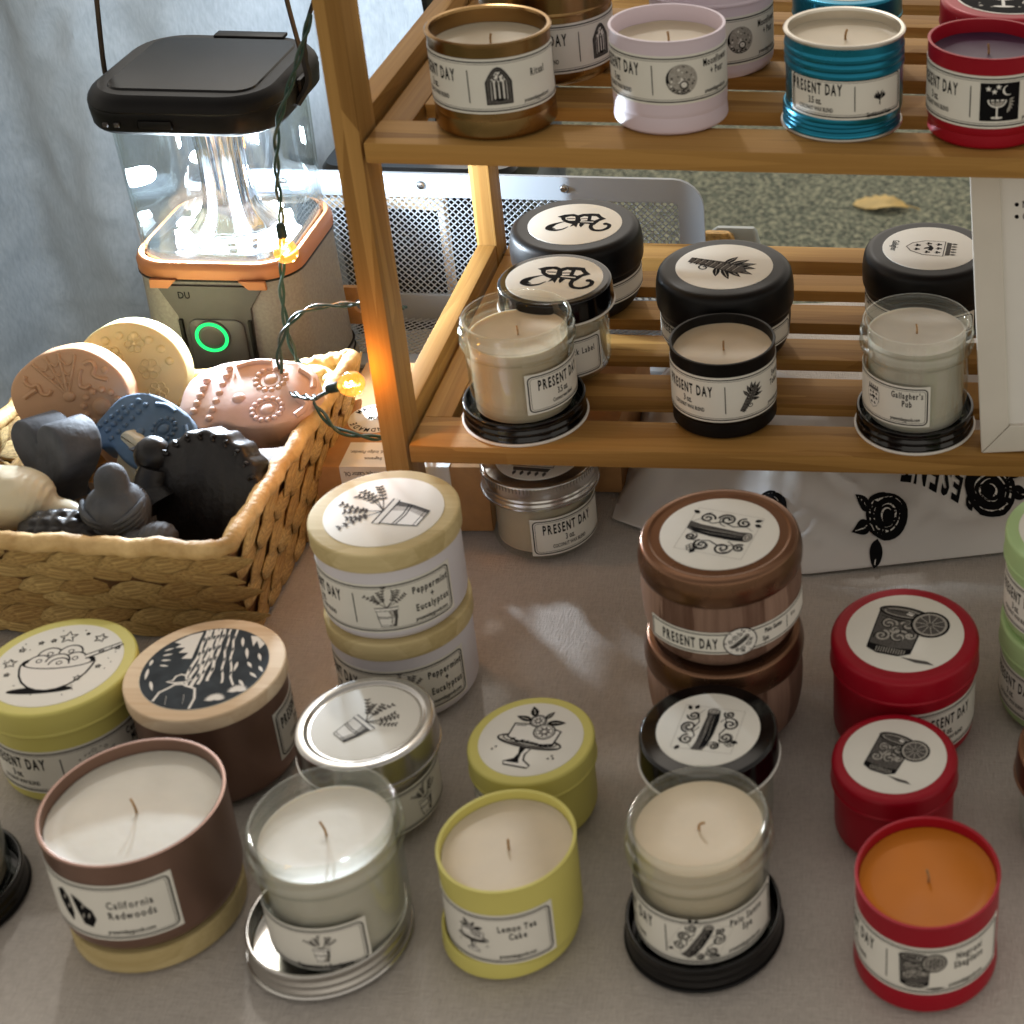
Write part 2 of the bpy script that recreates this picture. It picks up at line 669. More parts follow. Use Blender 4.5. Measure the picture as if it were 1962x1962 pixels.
def text_mesh(s, bold=0.0):
    if (s, bold) in _txt:
        return _txt[(s, bold)]
    cu = bpy.data.curves.new('t', 'FONT')
    cu.body = s
    cu.size = 1
    cu.resolution_u = 2
    cu.offset = bold
    o = bpy.data.objects.new('t', cu)
    me = bpy.data.meshes.new_from_object(o)
    V = [(v.co.x, v.co.y) for v in me.vertices]
    F = [tuple(p.vertices) for p in me.polygons]
    bpy.data.objects.remove(o)
    bpy.data.curves.remove(cu)
    bpy.data.meshes.remove(me)
    w = max([v[0] for v in V] or [0])
    _txt[(s, bold)] = (V, F, w)
    return _txt[(s, bold)]


COLS = ['ink', 'ink_grey', 'paper', 'ink_light', 'forest_ink']


class Print:
    def __init__(s):
        s.V, s.F, s.M, s.n = [], [], [], 0
        s.T = (0, 0, 1, 0)

    def at(s, cx, cy, sc, rot=0.0):
        s.T = (cx, cy, sc, rot)
        return s

    def _p(s, x, y):
        cx, cy, sc, a = s.T
        c, d = math.cos(a), math.sin(a)
        return cx + sc * (c * x - d * y), cy + sc * (d * x + c * y)

    def _z(s):
        s.n += 1
        return s.n * 1.5e-6

    def fill(s, pts, col='k'):
        z = s._z()
        P = [s._p(*p[:2]) for p in pts]
        k = len(s.V)
        s.V += [(x, y, z) for x, y in P]
        for t in tessellate_polygon([[Vector((x, y, 0)) for x, y in P]]):
            s.F.append(tuple(i + k for i in t))
            s.M.append('kgwlf'.index(col))
        return s

    def line(s, pts, w, col='k', closed=False, taper=False):
        z = s._z()
        P = [Vector(s._p(*p[:2])) for p in pts]
        w = w * s.T[2] / 2
        N = len(P)
        if closed:
            P.append(P[0])
            N += 1
        k = len(s.V)
        for i in range(N):
            if closed and i in (0, N - 1):
                t = P[1] - P[N - 2]
            else:
                t = P[min(i + 1, N - 1)] - P[max(i - 1, 0)]
            if t.length < 1e-9:
                t = Vector((1, 0))
            t.normalize()
            ww = w * (1 - .85 * abs(2 * i / max(1, N - 1) - 1)) if taper else w
            q = Vector((-t.y, t.x)) * ww
            s.V += [(P[i].x + q.x, P[i].y + q.y, z), (P[i].x - q.x, P[i].y - q.y, z)]
        for i in range(N - 1):
            a = k + 2 * i
            s.F.append((a, a + 1, a + 3, a + 2))
            s.M.append('kgwlf'.index(col))
        return s

    def text(s, t, x, y, size, sx=.62, align='c', col='k', bold=.012, track=1.0):
        z = s._z()
        items = []
        pen = 0
        if track != 1.0:
            for ch in t:
                if ch == ' ':
                    pen += .38 * sx
                    continue
                V, F, w = text_mesh(ch, bold)
                items.append((V, F, pen))
                pen += (w * sx + .085 * track)
            pen -= .085 * track
        else:
            V, F, w = text_mesh(t, bold)
            items.append((V, F, 0))
            pen = w * sx
        off = {'c': -pen / 2, 'l': 0, 'r': -pen}[align]
        for V, F, p0 in items:
            k = len(s.V)
            for vx, vy in V:
                q = s._p(x + (off + p0 + vx * sx) * size, y + vy * size)
                s.V.append((q[0], q[1], z))
            s.F += [tuple(i + k for i in f) for f in F]
            s.M += ['kgwlf'.index(col)] * len(F)
        return s

    def build(s, name, mapper, parent, maxlen=None):
        V, F, M = [Vector(v) for v in s.V], list(s.F), list(s.M)
        if maxlen:
            outF, outM = [], []
            stack = [(f, m) for f, m in zip(F, M)]
            cache = {}

            def mid(a, b):
                key = (min(a, b), max(a, b))
                if key not in cache:
                    cache[key] = len(V)
                    V.append((V[a] + V[b]) / 2)
                return cache[key]
            while stack:
                f, m = stack.pop()
                if len(f) == 4:
                    stack += [((f[0], f[1], f[2]), m), ((f[0], f[2], f[3]), m)]
                    continue
                if len(f) > 4:
                    outF.append(f)
                    outM.append(m)
                    continue
                L = [abs(V[f[i]].x - V[f[(i + 1) % 3]].x) for i in range(3)]
                if max(L) > maxlen:
                    i = L.index(max(L))
                    a, b, c = f[i], f[(i + 1) % 3], f[(i + 2) % 3]
                    q = mid(a, b)
                    stack += [((a, q, c), m), ((q, b, c), m)]
                else:
                    outF.append(f)
                    outM.append(m)
            F, M = outF, outM
        o = obj(name, [mapper(v) for v in V], F, None, parent, smooth=False, recalc=False, mats=COLS, fm=M)
        return o


def circ(cx, cy, r, n=20, a0=0, a1=360, ry=None):
    ry = r if ry is None else ry
    full = abs(a1 - a0) >= 360
    m = n if full else n + 1
    return [(cx + r * math.cos(rad(a0 + (a1 - a0) * i / n)), cy + ry * math.sin(rad(a0 + (a1 - a0) * i / n))) for i in range(m)]


def leafp(cx, cy, L, W, ang):
    out = []
    for i in range(9):
        t = i / 8
        out.append((t * L, W * math.sin(PI * t ** .8)))
    for i in range(7, 0, -1):
        t = i / 8
        out.append((t * L, -W * math.sin(PI * t ** .8)))
    c, s = math.cos(rad(ang)), math.sin(rad(ang))
    return [(cx + c * x - s * y, cy + s * x + c * y) for x, y in out]


def spiral(cx, cy, r0, turns, a0=0, sgn=1, n=26):
    out = []
    for i in range(n + 1):
        t = i / n
        a = rad(a0) + sgn * turns * 2 * PI * t
        out.append((cx + r0 * (1 - .88 * t) * math.cos(a), cy + r0 * (1 - .88 * t) * math.sin(a)))
    return out


def star(cx, cy, r, a=0):
    return [(cx + (r if i % 2 == 0 else r * .45) * math.cos(rad(90 + a + 36 * i)), cy + (r if i % 2 == 0 else r * .45) * math.sin(rad(90 + a + 36 * i))) for i in range(10)]


def art_pot(p, dense=1.0, c='g'):
    R_ = random.Random(5)
    for i in range(7):
        a = rad(34 + 112 * i / 6 + R_.uniform(-4, 4))
        L = R_.uniform(.72, .98)
        cv = R_.uniform(-.12, .12)
        pts = []
        for k in range(8):
            t = k / 7
            pts.append((L * t * math.cos(a) + cv * math.sin(PI * t), .02 + L * t * math.sin(a)))
        p.line(pts, .022, c)
        for k in range(3, 8):
            x, y = pts[k]
            for s_ in (-1, 1):
                p.fill(leafp(x, y, .115, .030, math.degrees(a) + s_ * 58), c)
    body = [(-.40, -.12), (.40, -.12), (.37, -.45), (.28, -.92), (-.28, -.92), (-.37, -.45)]
    p.fill(body, 'w')
    p.fill([(.05, -.14), (.40, -.12), (.37, -.45), (.28, -.92), (.02, -.92), (.16, -.5)], 'l')
    p.fill([(.24, -.14), (.40, -.12), (.37, -.45), (.28, -.92), (.18, -.92), (.27, -.5)], 'g')
    p.line(body, .03, 'k', True)
    rim = [(-.46, .02), (.46, .02), (.44, -.13), (-.44, -.13)]
    p.fill(rim, 'w')
    p.line(rim, .035, 'k', True)
    p.line([(-.38, -.40), (0, -.44), (.38, -.40)], .03)
    p.line([(-.37, -.47), (0, -.51), (.37, -.47)], .03)
    p.line([(-.29, -.84), (.29, -.84)], .02)


def art_stick(p, rot=0.0):
    # a log across scroll-work
    p.line([(-.95, -.95), (.95, -.95), (.95, .95), (-.95, .95)], .015, 'l', True)
    for cx, cy, r, a, s in ((-.55, .55, .22, 0, 1), (.0, .62, .26, 180, -1), (.5, .6, .2, 90, 1), (.3, -.62, .26, 0, -1), (-.3, -.62, .22, 120, 1), (.72, -.5, .17, 60, 1), (-.7, -.35, .16, 30, -1)):
        p.line(spiral(cx, cy, r, 1.6, a, s), .06, 'k')
        p.line(spiral(cx + .04, cy, r * 1.2, .8, a + 90, s), .03, 'g')
    p.line([(-.9, .3), (-.7, .5), (-.35, .35), (-.1, .5), (.25, .36), (.6, .45), (.85, .3)], .05, 'k', taper=True)
    p.line([(-.85, -.3), (-.55, -.5), (-.15, -.4), (.15, -.55), (.55, -.42), (.85, -.5)], .05, 'k', taper=True)
    for x, y, a in ((.75, .75, 30), (.8, .62, -20), (-.85, .7, 150), (-.4, -.85, 250)):
        p.fill(leafp(x, y, .22, .07, a), 'k')
    for cx, cy in ((-.5, -.8),):
        for k in range(6):
            p.line(circ(cx + .1 * math.cos(k * PI / 3), cy + .1 * math.sin(k * PI / 3), .06, 8), .025, 'k', True)
    log = [(-.95, .3), (-.6, .22), (-.1, .2), (.5, .16), (.78, .2), (.86, .02), (.8, -.18), (.4, -.22), (-.2, -.2), (-.7, -.12), (-.92, -.02)]
    p.fill(log, 'g')
    p.fill([(-.9, .08), (-.2, .02), (.5, -.02), (.8, .02), (.8, -.18), (.4, -.22), (-.2, -.2), (-.7, -.12)], 'k')
    for i in range(5):
        y = .16 - i * .07
        p.line([(-.85 + .1 * i, y), (-.3, y - .03), (.3, y - .01), (.66, y - .02)], .02, 'l' if i % 2 else 'k', taper=True)
    p.line(log, .03, 'k', True)
    e = circ(.78, .01, .12, 16, ry=.19)
    p.fill(e, 'l')
    p.line(e, .03, 'k', True)
    p.line(circ(.78, .01, .06, 12, ry=.1), .02, 'k', True)


def art_glass(p):
    p.fill([(.1, -.88), (.75, -.86), (.95, -.95), (.5, -.98)], 'g')
    body = [(-.78, .72), (.36, .66), (.30, -.72), (.05, -.86), (-.45, -.86), (-.72, -.74)]
    p.fill(body, 'g')
    e = circ(-.21, .68, .58, 24, ry=.2)
    p.fill(e, 'g')
    p.line(e, .05, 'k', True)
    p.line(circ(-.21, .66, .46, 20, ry=.13), .03, 'l', True)
    p.fill([(-.1, .74), (.06, .70), (.0, .6), (-.14, .64)], 'w')
    for cx, cy, r, a, s in ((-.45, .2, .2, 0, 1), (0, .25, .17, 180, -1), (-.5, -.25, .19, 90, -1), (-.1, -.2, .25, 0, 1), (.14, -.1, .13, 40, -1), (-.25, .02, .12, 200, 1)):
        p.line(spiral(cx, cy, r, 1.5, a, s), .055, 'l')
        p.line(spiral(cx + .02, cy - .02, r * 1.15, .7, a + 120, s), .03, 'k')
    p.line([(-.7, .45), (-.3, .36), (.3, .42)], .05, 'k', taper=True)
    band = [(-.72, -.56), (-.2, -.64), (.3, -.55), (.3, -.72), (.05, -.86), (-.45, -.86), (-.72, -.74)]
    p.fill(band, 'k')
    for k in range(12):
        x = -.5 + k * .06
        p.line([(x, -.64), (x, -.82)], .022, 'l')
    p.line(body, .035, 'k', True)
    o = circ(.50, .42, .44, 26)
    p.fill(o, 'l')
    p.line(o, .06, 'k', True)
    p.fill(circ(.50, .42, .35, 22), 'g')
    for k in range(10):
        a = k * 36
        p.line([(.5 + .06 * math.cos(rad(a)), .42 + .06 * math.sin(rad(a))), (.5 + .34 * math.cos(rad(a)), .42 + .34 * math.sin(rad(a)))], .022, 'l')


def art_cake(p):
    p.line(circ(0, -.12, .82, 30, ry=.2), .05, 'k', True)
    p.line(circ(0, -.08, .70, 30, ry=.15), .035, 'g', True)
    p.fill([(-.80, -.15), (-.5, -.28), (0, -.34), (.5, -.28), (.80, -.15), (.5, -.22), (0, -.26), (-.5, -.22)], 'g')
    cake = [(-.6, .42), (-.2, .47), (.3, .46), (.62, .40), (.6, -.06), (.3, -.16), (-.3, -.16), (-.6, -.06)]
    p.fill(cake, 'w')
    p.line(cake, .05, 'k', True)
    for k in range(9):
        x = -.5 + k * .125
        p.fill(leafp(x, -.12 - .04 * math.cos(x * 2), .16, .045, rnd.uniform(-10, 30)), 'k')
    p.line([(-.55, .36), (-.3, .40)], .03)
    for cx, cy, r in ((-.08, .62, .2), (.22, .30, .26)):
        p.fill(circ(cx, cy, r, 20), 'w')
        p.line(circ(cx, cy, r, 20), .04, 'k', True)
        p.line(circ(cx, cy, r * .8, 18), .02, 'k', True)
        for k in range(8):
            p.fill(leafp(cx + r * .15 * math.cos(rad(k * 45)), cy + r * .15 * math.sin(rad(k * 45)), r * .58, r * .13, k * 45), 'g')
    for x, y, L, W, a in ((-.2, .74, .4, .1, 120), (-.22, .6, .46, .09, 172), (.06, .72, .34, .07, 66), (.16, .6, .48, .1, 14)):
        p.fill(leafp(x, y, L, W, a), 'k')
        p.line([(x + L * .25 * math.cos(rad(a)), y + L * .25 * math.sin(rad(a))), (x + L * .7 * math.cos(rad(a)), y + L * .7 * math.sin(rad(a)))], .03, 'l')
    stem = [(-.14, -.34), (.14, -.34), (.07, -.55), (.12, -.74), (.34, -.88), (.3, -.97), (-.3, -.97), (-.34, -.88), (-.12, -.74), (-.07, -.55)]
    p.fill(stem, 'w')
    p.fill([(-.13, -.34), (.02, -.34), (-.02, -.55), (.0, -.74), (.05, -.86), (-.28, -.88), (-.12, -.74), (-.07, -.55)], 'k')
    p.line(stem, .045, 'k', True)
    for x, y in ((-.72, -.46), (-.78, -.56), (.74, -.44), (.8, -.52), (.68, -.55)):
        p.fill(circ(x, y, .03, 8), 'k')


def art_bowl(p):
    p.fill(circ(-.1, -.66, .55, 20, ry=.09), 'k')
    body = [(-.62, .06)] + [(-.0 + .62 * math.cos(rad(a)), .06 + .74 * math.sin(rad(a))) for a in range(190, 351, 16)] + [(.62, .06)]
    p.fill(body, 'w')
    p.line(body, .035)
    e = circ(0, .08, .62, 28, ry=.2)
    p.fill(e, 'k')
    p.fill(circ(0, .05, .55, 24, ry=.14), 'w')
    for cx, cy, r in ((-.2, .26, .2), (.14, .3, .2), (-.34, .08, .19), (.26, .1, .2), (-.02, .08, .2), (.02, .0, .17)):
        h_ = circ(cx, cy, r, 18, 0, 180)
        p.fill(circ(cx, cy, r, 18, -20, 200), 'w')
        p.line(h_, .03)
        p.line(circ(cx, cy + .04, .045, 10), .022, 'k', True)
    sp = [(.4, .2), (.95, .5), (1.0, .45), (.46, .12)]
    p.fill(sp, 'w')
    p.line(sp, .028, 'k', True)
    for x, y, r, a in ((-.02, .74, .16, 5), (.55, .66, .12, -10), (-.82, .1, .12, 10), (-.45, .62, .05, 0), (-.25, .66, .05, 20), (-.72, .45, .06, 0), (.66, .3, .05, 0), (.92, .36, .05, 9), (.72, -.12, .05, 0), (.45, -.4, .07, 0), (-.78, -.2, .05, 0), (.3, .8, .03, 0)):
        p.line(star(x, y, r, a), .026, 'k', True)
    for k in range(26):
        a, r_ = rnd.uniform(0, 6.28), rnd.uniform(.72, .95)
        p.fill(circ(r_ * math.cos(a), r_ * math.sin(a), .014, 6), 'k')


def art_redwood(p):
    p.fill(circ(0, 0, .995, 60), 'f')
    # pale bark lines of the big trunk, flaring to the roots
    for xt, xb, yb, w in ((-.14, -.46, -.72, .05), (-.07, -.30, -.62, .05), (.0, -.14, -.50, .06), (.07, -.04, -.40, .05), (.14, .10, -.34, .05), (.24, .34, -.42, .035), (.34, .52, -.50, .035)):
        n_ = 14
        pts = []
        for i in range(n_ + 1):
            t = i / n_
            top = math.sqrt(max(0, .96 - xt * xt))
            pts.append((xt + (xb - xt) * t ** 2.4 + .012 * math.sin(t * 19 + xt * 40), top - t * (top - yb)))
        p.line(pts, w, 'w')
        for k in range(2, n_ - 2, 3):
            p.fill(leafp(pts[k][0], pts[k][1] + .06, .13, w * .38, -92), 'f')
    for x, y, L, a in ((.47, .70, .26, -80), (.58, .42, .30, -78), (.50, .08, .24, -95), (.66, .05, .18, -60), (.80, .25, .22, -72), (.74, -.22, .20, -48), (.60, -.38, .22, -60), (-.90, .10, .28, -88), (-.80, -.22, .26, -72), (-.88, .32, .16, -95), (.86, -.08, .18, -62)):
        p.fill(leafp(x, y, L, .026, a), 'w')
    # gap of sky beside a fir with ragged branches
    p.fill([(-.20, .93), (-.40, .88), (-.62, .72), (-.50, .66), (-.58, .58), (-.42, .56), (-.50, .44), (-.34, .42), (-.42, .28), (-.26, .26), (-.24, .50), (-.22, .74)], 'w')
    for k in range(4):
        p.fill(leafp(-.74, .52 - k * .12, .16, .02, 20 - 12 * k), 'w')
    p.fill([(.60, .72), (.68, .44), (.72, .58), (.80, .36), (.86, .48), (.78, .60), (.70, .70)], 'w')
    # walker with a broad hat, seen from behind, outlined in white
    body = [(-.66, -.72), (-.60, -.52), (-.46, -.42), (-.40, -.36), (-.28, -.36), (-.20, -.42), (-.06, -.50), (-.02, -.74), (-.06, -.98), (-.34, -.93), (-.56, -.82)]
    p.fill(body, 'f')
    p.line(body[:9], .038, 'w')
    hat = [(-.54, -.27), (-.44, -.25), (-.42, -.16), (-.34, -.12), (-.26, -.16), (-.24, -.25), (-.14, -.27), (-.26, -.32), (-.42, -.32)]
    p.fill(hat, 'f')
    p.line(hat, .034, 'w', True)
    p.line([(-.47, -.62), (-.45, -.84)], .03, 'w', taper=True)
    p.line([(-.20, -.62), (-.18, -.84)], .03, 'w', taper=True)
    for cx, cy in ((.30, -.82), (.62, -.66)):
        for k in range(11):
            p.fill(leafp(cx, cy, .17, .022, 5 + k * 17), 'w')


def art_gothic(p):
    # blackletter initial: double-bowed head between two hooks
    sp = lambda pts, k=5: [tuple(v[:2]) for v in spline([(x, y, 0) for x, y in pts], k)]
    p.fill([(-.52, .44), (-.34, .56), (-.10, .60), (.02, .52), (.14, .60), (.40, .62), (.58, .60), (.66, .44), (.80, .28), (.64, .16), (.52, -.10), (.36, -.02), (.10, .02), (-.10, -.02), (-.24, .06), (-.38, .22), (-.42, .36)], 'k')
    p.fill([(-.30, .38), (-.16, .46), (-.04, .42), (-.02, .18), (-.18, .18), (-.28, .26)], 'w')
    p.fill([(.10, .36), (.20, .46), (.30, .42), (.30, .20), (.14, .16)], 'w')
    p.fill([(.40, .46), (.52, .44), (.62, .30), (.50, .18), (.40, .22)], 'w')
    p.line([(-.26, .30), (-.04, .30)], .05)
    p.line([(.12, .28), (.30, .30)], .05)
    p.line([(.12, .11), (.48, .08)], .045, 'w')
    p.line(sp([(-.26, .14), (-.46, .04), (-.66, -.12), (-.68, -.30), (-.50, -.40), (-.30, -.34), (-.16, -.18)]), .15, 'k', taper=True)
    p.line(sp([(-.34, .10), (-.54, -.04), (-.62, -.22), (-.48, -.32)]), .14, 'k', taper=True)
    p.fill([(-.06, .02), (.08, .02), (.06, -.24), (-.02, -.12), (-.12, -.20)], 'k')
    p.fill([(.12, .02), (.26, -.02), (.18, -.24), (.12, -.12)], 'k')
    p.line(sp([(.46, .02), (.44, -.22), (.54, -.40), (.74, -.42), (.90, -.28), (.92, -.10), (.82, -.02)]), .11, 'k')
    p.fill(circ(.82, -.03, .075, 10), 'k')


def art_moon(p):
    p.fill(circ(0, 0, .8, 32), 'l')
    R_ = random.Random(3)
    p.fill([(.8 * math.cos(rad(a)), .8 * math.sin(rad(a))) for a in range(120, 311, 10)] + [(-.05 + .62 * math.cos(rad(a)), .12 + .66 * math.sin(rad(a))) for a in range(300, 129, -10)], 'k')
    for k in range(30):
        a, r_ = R_.uniform(0, 6.28), R_.uniform(0, .7)
        p.fill(circ(r_ * math.cos(a), r_ * math.sin(a), R_.uniform(.02, .07), 8), 'wg'[k % 2])
    p.line(circ(.1, -.3, .2, 14), .06, 'k', True)
    p.fill(circ(.1, -.28, .14, 12), 'w')


def art_arch(p):
    outer = [(-.62, -.95), (-.62, .2)] + [(-.62 + .62 * t, .2 + .75 * math.sin(t * PI / 2)) for t in (.25, .5, .75, 1)] + [(.62 - .62 * t, .2 + .75 * math.sin(t * PI / 2)) for t in (.75, .5, .25, 0)] + [(.62, -.95)]
    p.fill(outer, 'g')
    p.line(outer, .07, 'k', True)
    inner = [(x * .68, (y + .05) * .82 - .02) for x, y in outer]
    p.fill(inner, 'w')
    p.line(inner, .05, 'k', True)
    p.fill([(-.12, -.7), (.12, -.7), (.12, .1), (-.12, .1)], 'k')
    p.fill([(-.1, .2), (0, .5), (.1, .2), (0, .12)], 'k')
    p.fill(circ(0, -.72, .3, 14, ry=.08), 'k')


def art_martini(p):
    p.fill([(-1, -1), (1, -1), (1, 1), (-1, 1)], 'k')
    p.line(circ(-.15, .1, .45, 16, 180, 360, ry=.36), .07, 'w')
    p.line([(-.6, .1), (.3, .1)], .08, 'w')
    p.fill([(-.55, .02), (.25, .02), (-.0, -.22), (-.3, -.22)], 'l')
    p.line([(-.15, -.25), (-.15, -.78)], .09, 'w')
    p.fill(circ(-.15, -.82, .3, 14, ry=.07), 'w')
    p.line(circ(.4, .62, .25, 14, 100, 300), .12, 'w', taper=True)
    for x, y in ((-.6, .7), (-.3, .55), (-.1, .8)):
        p.fill(star(x, y, .16), 'w')
    for k in range(6):
        p.fill(leafp(.45, .1 - .08 * k, .3, .05, 20 - 25 * k), 'l')


def art_antler(p):
    for s_ in (-1, 1):
        for k in range(4):
            p.fill(leafp(0, -.5 + .1 * k, .95 - .1 * k, .13, 90 + s_ * (12 + 22 * k)), 'k')
        p.line([(0, -.5), (s_ * .25, .1), (s_ * .3, .5)], .06, 'l')
    p.fill(leafp(0, -.9, .5, .06, 90), 'k')


def art_smudge(p):
    # tied bundle with leaves, pointing up
    for a, L, x, y in ((60, .6, .1, .1), (38, .62, .12, .0), (80, .6, .06, .25), (100, .55, -.06, .25), (140, .55, -.12, .1), (160, .5, -.12, -.05), (120, .6, -.1, .2), (20, .5, .12, -.15)):
        p.fill(leafp(x, y, L, .09, a), 'k')
        p.line([(x + .1 * math.cos(rad(a)), y + .1 * math.sin(rad(a))), (x + L * .8 * math.cos(rad(a)), y + L * .8 * math.sin(rad(a)))], .02, 'l')
    b = [(-.13, -.95), (.1, -.95), (.2, -.1), (.24, .4), (.06, .62), (-.16, .45), (-.2, -.1)]
    p.fill(b, 'g')
    p.line(b, .03, 'k', True)
    for k in range(8):
        y = -.85 + k * .16
        p.line([(-.16, y), (0, y + .05), (.18, y - .02)], .03, 'k')
        p.line([(-.14, y + .08), (.16, y + .02)], .02, 'l')
    p.line(spiral(.25, -.45, .16, 1.2, 180, 1), .04)


def art_crest(p):
    sh = [(-.55, .5), (.55, .5), (.52, -.2), (.3, -.62), (0, -.8), (-.3, -.62), (-.52, -.2)]
    p.fill(sh, 'w')
    p.line(sh, .04, 'g', True)
    for x, y in ((-.3, .3), (0, .32), (.3, .3), (-.32, -.05), (.32, -.05), (-.15, -.42), (.15, -.42)):
        for k in range(3):
            p.fill(circ(x + .055 * math.cos(rad(90 + 120 * k)), y + .055 * math.sin(rad(90 + 120 * k)), .05, 8), 'k')
        p.line([(x, y), (x + .03, y - .12)], .025)
    p.fill([(-.2, .04), (.0, .14), (.22, .08), (.16, -.06), (.05, -.02), (.12, -.2), (.0, -.16), (-.08, -.02), (-.2, -.1)], 'k')
    p.fill([(-.5, .56), (.5, .56), (.46, .72), (-.46, .72)], 'g')
    for k in range(5):
        p.fill(leafp(-.4 + .2 * k, .72, .22, .05, 90), 'g')


def art_rose(p):
    p.fill(circ(.2, .25, .62, 24), 'k')
    for r_, a in ((.5, 20), (.38, 140), (.26, 250), (.15, 30)):
        p.line([(.2 + r_ * math.cos(rad(a + t)), .25 + r_ * .95 * math.sin(rad(a + t))) for t in range(0, 231, 15)], .06, 'w', taper=True)
    for x, y, L, W, a in ((-.3, .1, .62, .17, 200), (-.25, .4, .5, .16, 150), (-.15, -.3, .8, .19, 255)):
        p.fill(leafp(x, y, L, W, a), 'k')
        p.line([(x, y), (x + L * .8 * math.cos(rad(a)), y + L * .8 * math.sin(rad(a)))], .03, 'w')


# ------------------------------------------------------------------ stickers and labels
def sticker(parent, r, z, art, scale=.72, rot=0.0, off=(0, 0), extra=None, dark=False):
    V, F = lathe(soft([(0, z + .00025), (r, z + .00025, .0001), (r, z)], .0001), 56)
    st = obj('round_sticker', V, F, 'label_paper', parent, recalc=True)
    p = Print()
    p.at(off[0], off[1], r * scale, rad(rot))
    art(p)
    if extra:
        p.at(0, 0, 1, rad(rot))
        extra(p)
    p.build('print', lambda v: (v[0], v[1], z + .00036 + v[2]), st)
    return st


def wrap_label(parent, R_, z0, h, a_c, w, draw, name='paper_label', taper=0.0):
    """rectangular paper label around a vertical cylinder. a_c: centre angle, w: width along the arc"""
    half = w / R_ / 2
    n = max(6, int(math.degrees(half * 2) / 4))
    V, F = [], []
    e = .00022
    for i in range(n + 1):
        a = a_c - half + 2 * half * i / n
        for rr, zz in ((0, 0), (e, 0), (e, h), (0, h)):
            q = R_ + rr + taper * (zz / h - .5)
            V.append((q * math.cos(a), q * math.sin(a), z0 + zz))
    for i in range(n):
        for k in range(3):
            F.append((i * 4 + k, i * 4 + 4 + k, i * 4 + 5 + k, i * 4 + 1 + k))
    F.append((0, 1, 2, 3))
    F.append((n * 4 + 3, n * 4 + 2, n * 4 + 1, n * 4))
    lb = obj(name, V, F, 'label_paper', parent, ang=30)
    p = Print()
    draw(p, w, h)

    def mp(v):
        q = R_ + e + .00013 + v[2] + taper * (v[1] / h)
        a = a_c + v[0] / R_
        return (q * math.cos(a), q * math.sin(a), z0 + h / 2 + v[1])
    p.build('print', mp, lb, maxlen=.0028)
    return lb


def border(p, w, h, m=.0016, r=.0028, t=.0007, band=False):
    p.at(0, 0, 1)
    if band:
        for s in (-1, 1):
            y = s * (h / 2 - m)
            p.line([(-w / 2 + .0005 + (w - .001) * i / 30, y) for i in range(31)], t)
            y = s * (h / 2 - m - .0012)
            p.line([(-w / 2 + .0005 + (w - .001) * i / 30, y) for i in range(31)], t * .35)
        return
    pts = rrect(w - 2 * m, h - 2 * m, r, 4)
    p.line([tuple(q) for q in pts], t, 'k', True)
    pts = rrect(w - 2 * m - .0024, h - 2 * m - .0024, r * .7, 4)
    p.line([tuple(q) for q in pts], t * .35, 'g', True)


def std_label(art, name_lines, oz='3 oz.', emb_u=.012, ascale=.010, div=True, band=False, small='COCONUT WAX BLEND', left=True, under=None, arot=0.0, k=1.0, url=True, bord=True):
    def draw(p, w, h):
        if bord:
            border(p, w, h, band=band)
        p.at(0, 0, 1)
        if left:
            u = emb_u - .039 * k
            p.text('PRESENT DAY', u, .0022 * k, .0094 * k, .43, 'c', 'k', .028, .9)
            p.text(oz, u, -.0040 * k, .0058 * k, .55, bold=.02)
            p.text(small, u, -.0083 * k, .0036 * k, .55, bold=.015)
        if div:
            p.line([(emb_u - .0155 * k, h * .30), (emb_u - .0155 * k, -h * .30)], .0005)
        p.at(emb_u, .0003, ascale * k, rad(arot))
        if art:
            art(p)
        p.at(0, 0, 1)
        if under:
            p.text(under, emb_u, -.0118 * k, .0040 * k, .6)
        u = emb_u + .0225 * k
        n = len(name_lines)
        for i, t in enumerate(name_lines):
            p.text(t, u, .0055 * k - i * .0054 * k - (.003 * k if n < 2 else 0), .0058 * k, .56, 'c', 'k', .02, 1.0001)
        if url:
            p.text('presentdaygoods.com', u - .001 * k, -h / 2 + .0040, .0034 * k, .58, bold=.015)
    return draw


def cam_ang(x, y, deg=0.0):
    return math.atan2(-y, -x) + rad(deg)


# ------------------------------------------------------------------ candle builders
def wick(t, x, y, z, L=.007, lean=(.3, .1)):
    pts = [(x, y, z - .0015), (x, y, z + L * .35), (x + lean[0] * L * .4, y + lean[1] * L * .4, z + L * .75), (x + lean[0] * L, y + lean[1] * L, z + L)]
    V, F = tube(spline(pts, 3), .0006, 6)
    return obj('wick', V, F, 'wick', t)


def wax_disc(t, r, z, m, thick=.010, dip=.0006):
    prof = [(0, z - dip), (r * .35, z - dip * .9), (r * .8, z - dip * .2), (r * .94, z + .0001), (r * .99, z + .0012), (r, z + .0012), (r, z - thick), (0, z - thick)]
    V, F = lathe(prof, 56)
    for i, v in enumerate(V):
        q = noise.noise(Vector((v[0] * 60 + t.location.x * 40, v[1] * 60, t.location.y * 30)))
        if v[2] > z - thick * .5:
            V[i] = (v[0], v[1], v[2] + q * .0005)
    return obj('wax', V, F, m, t, ang=50)


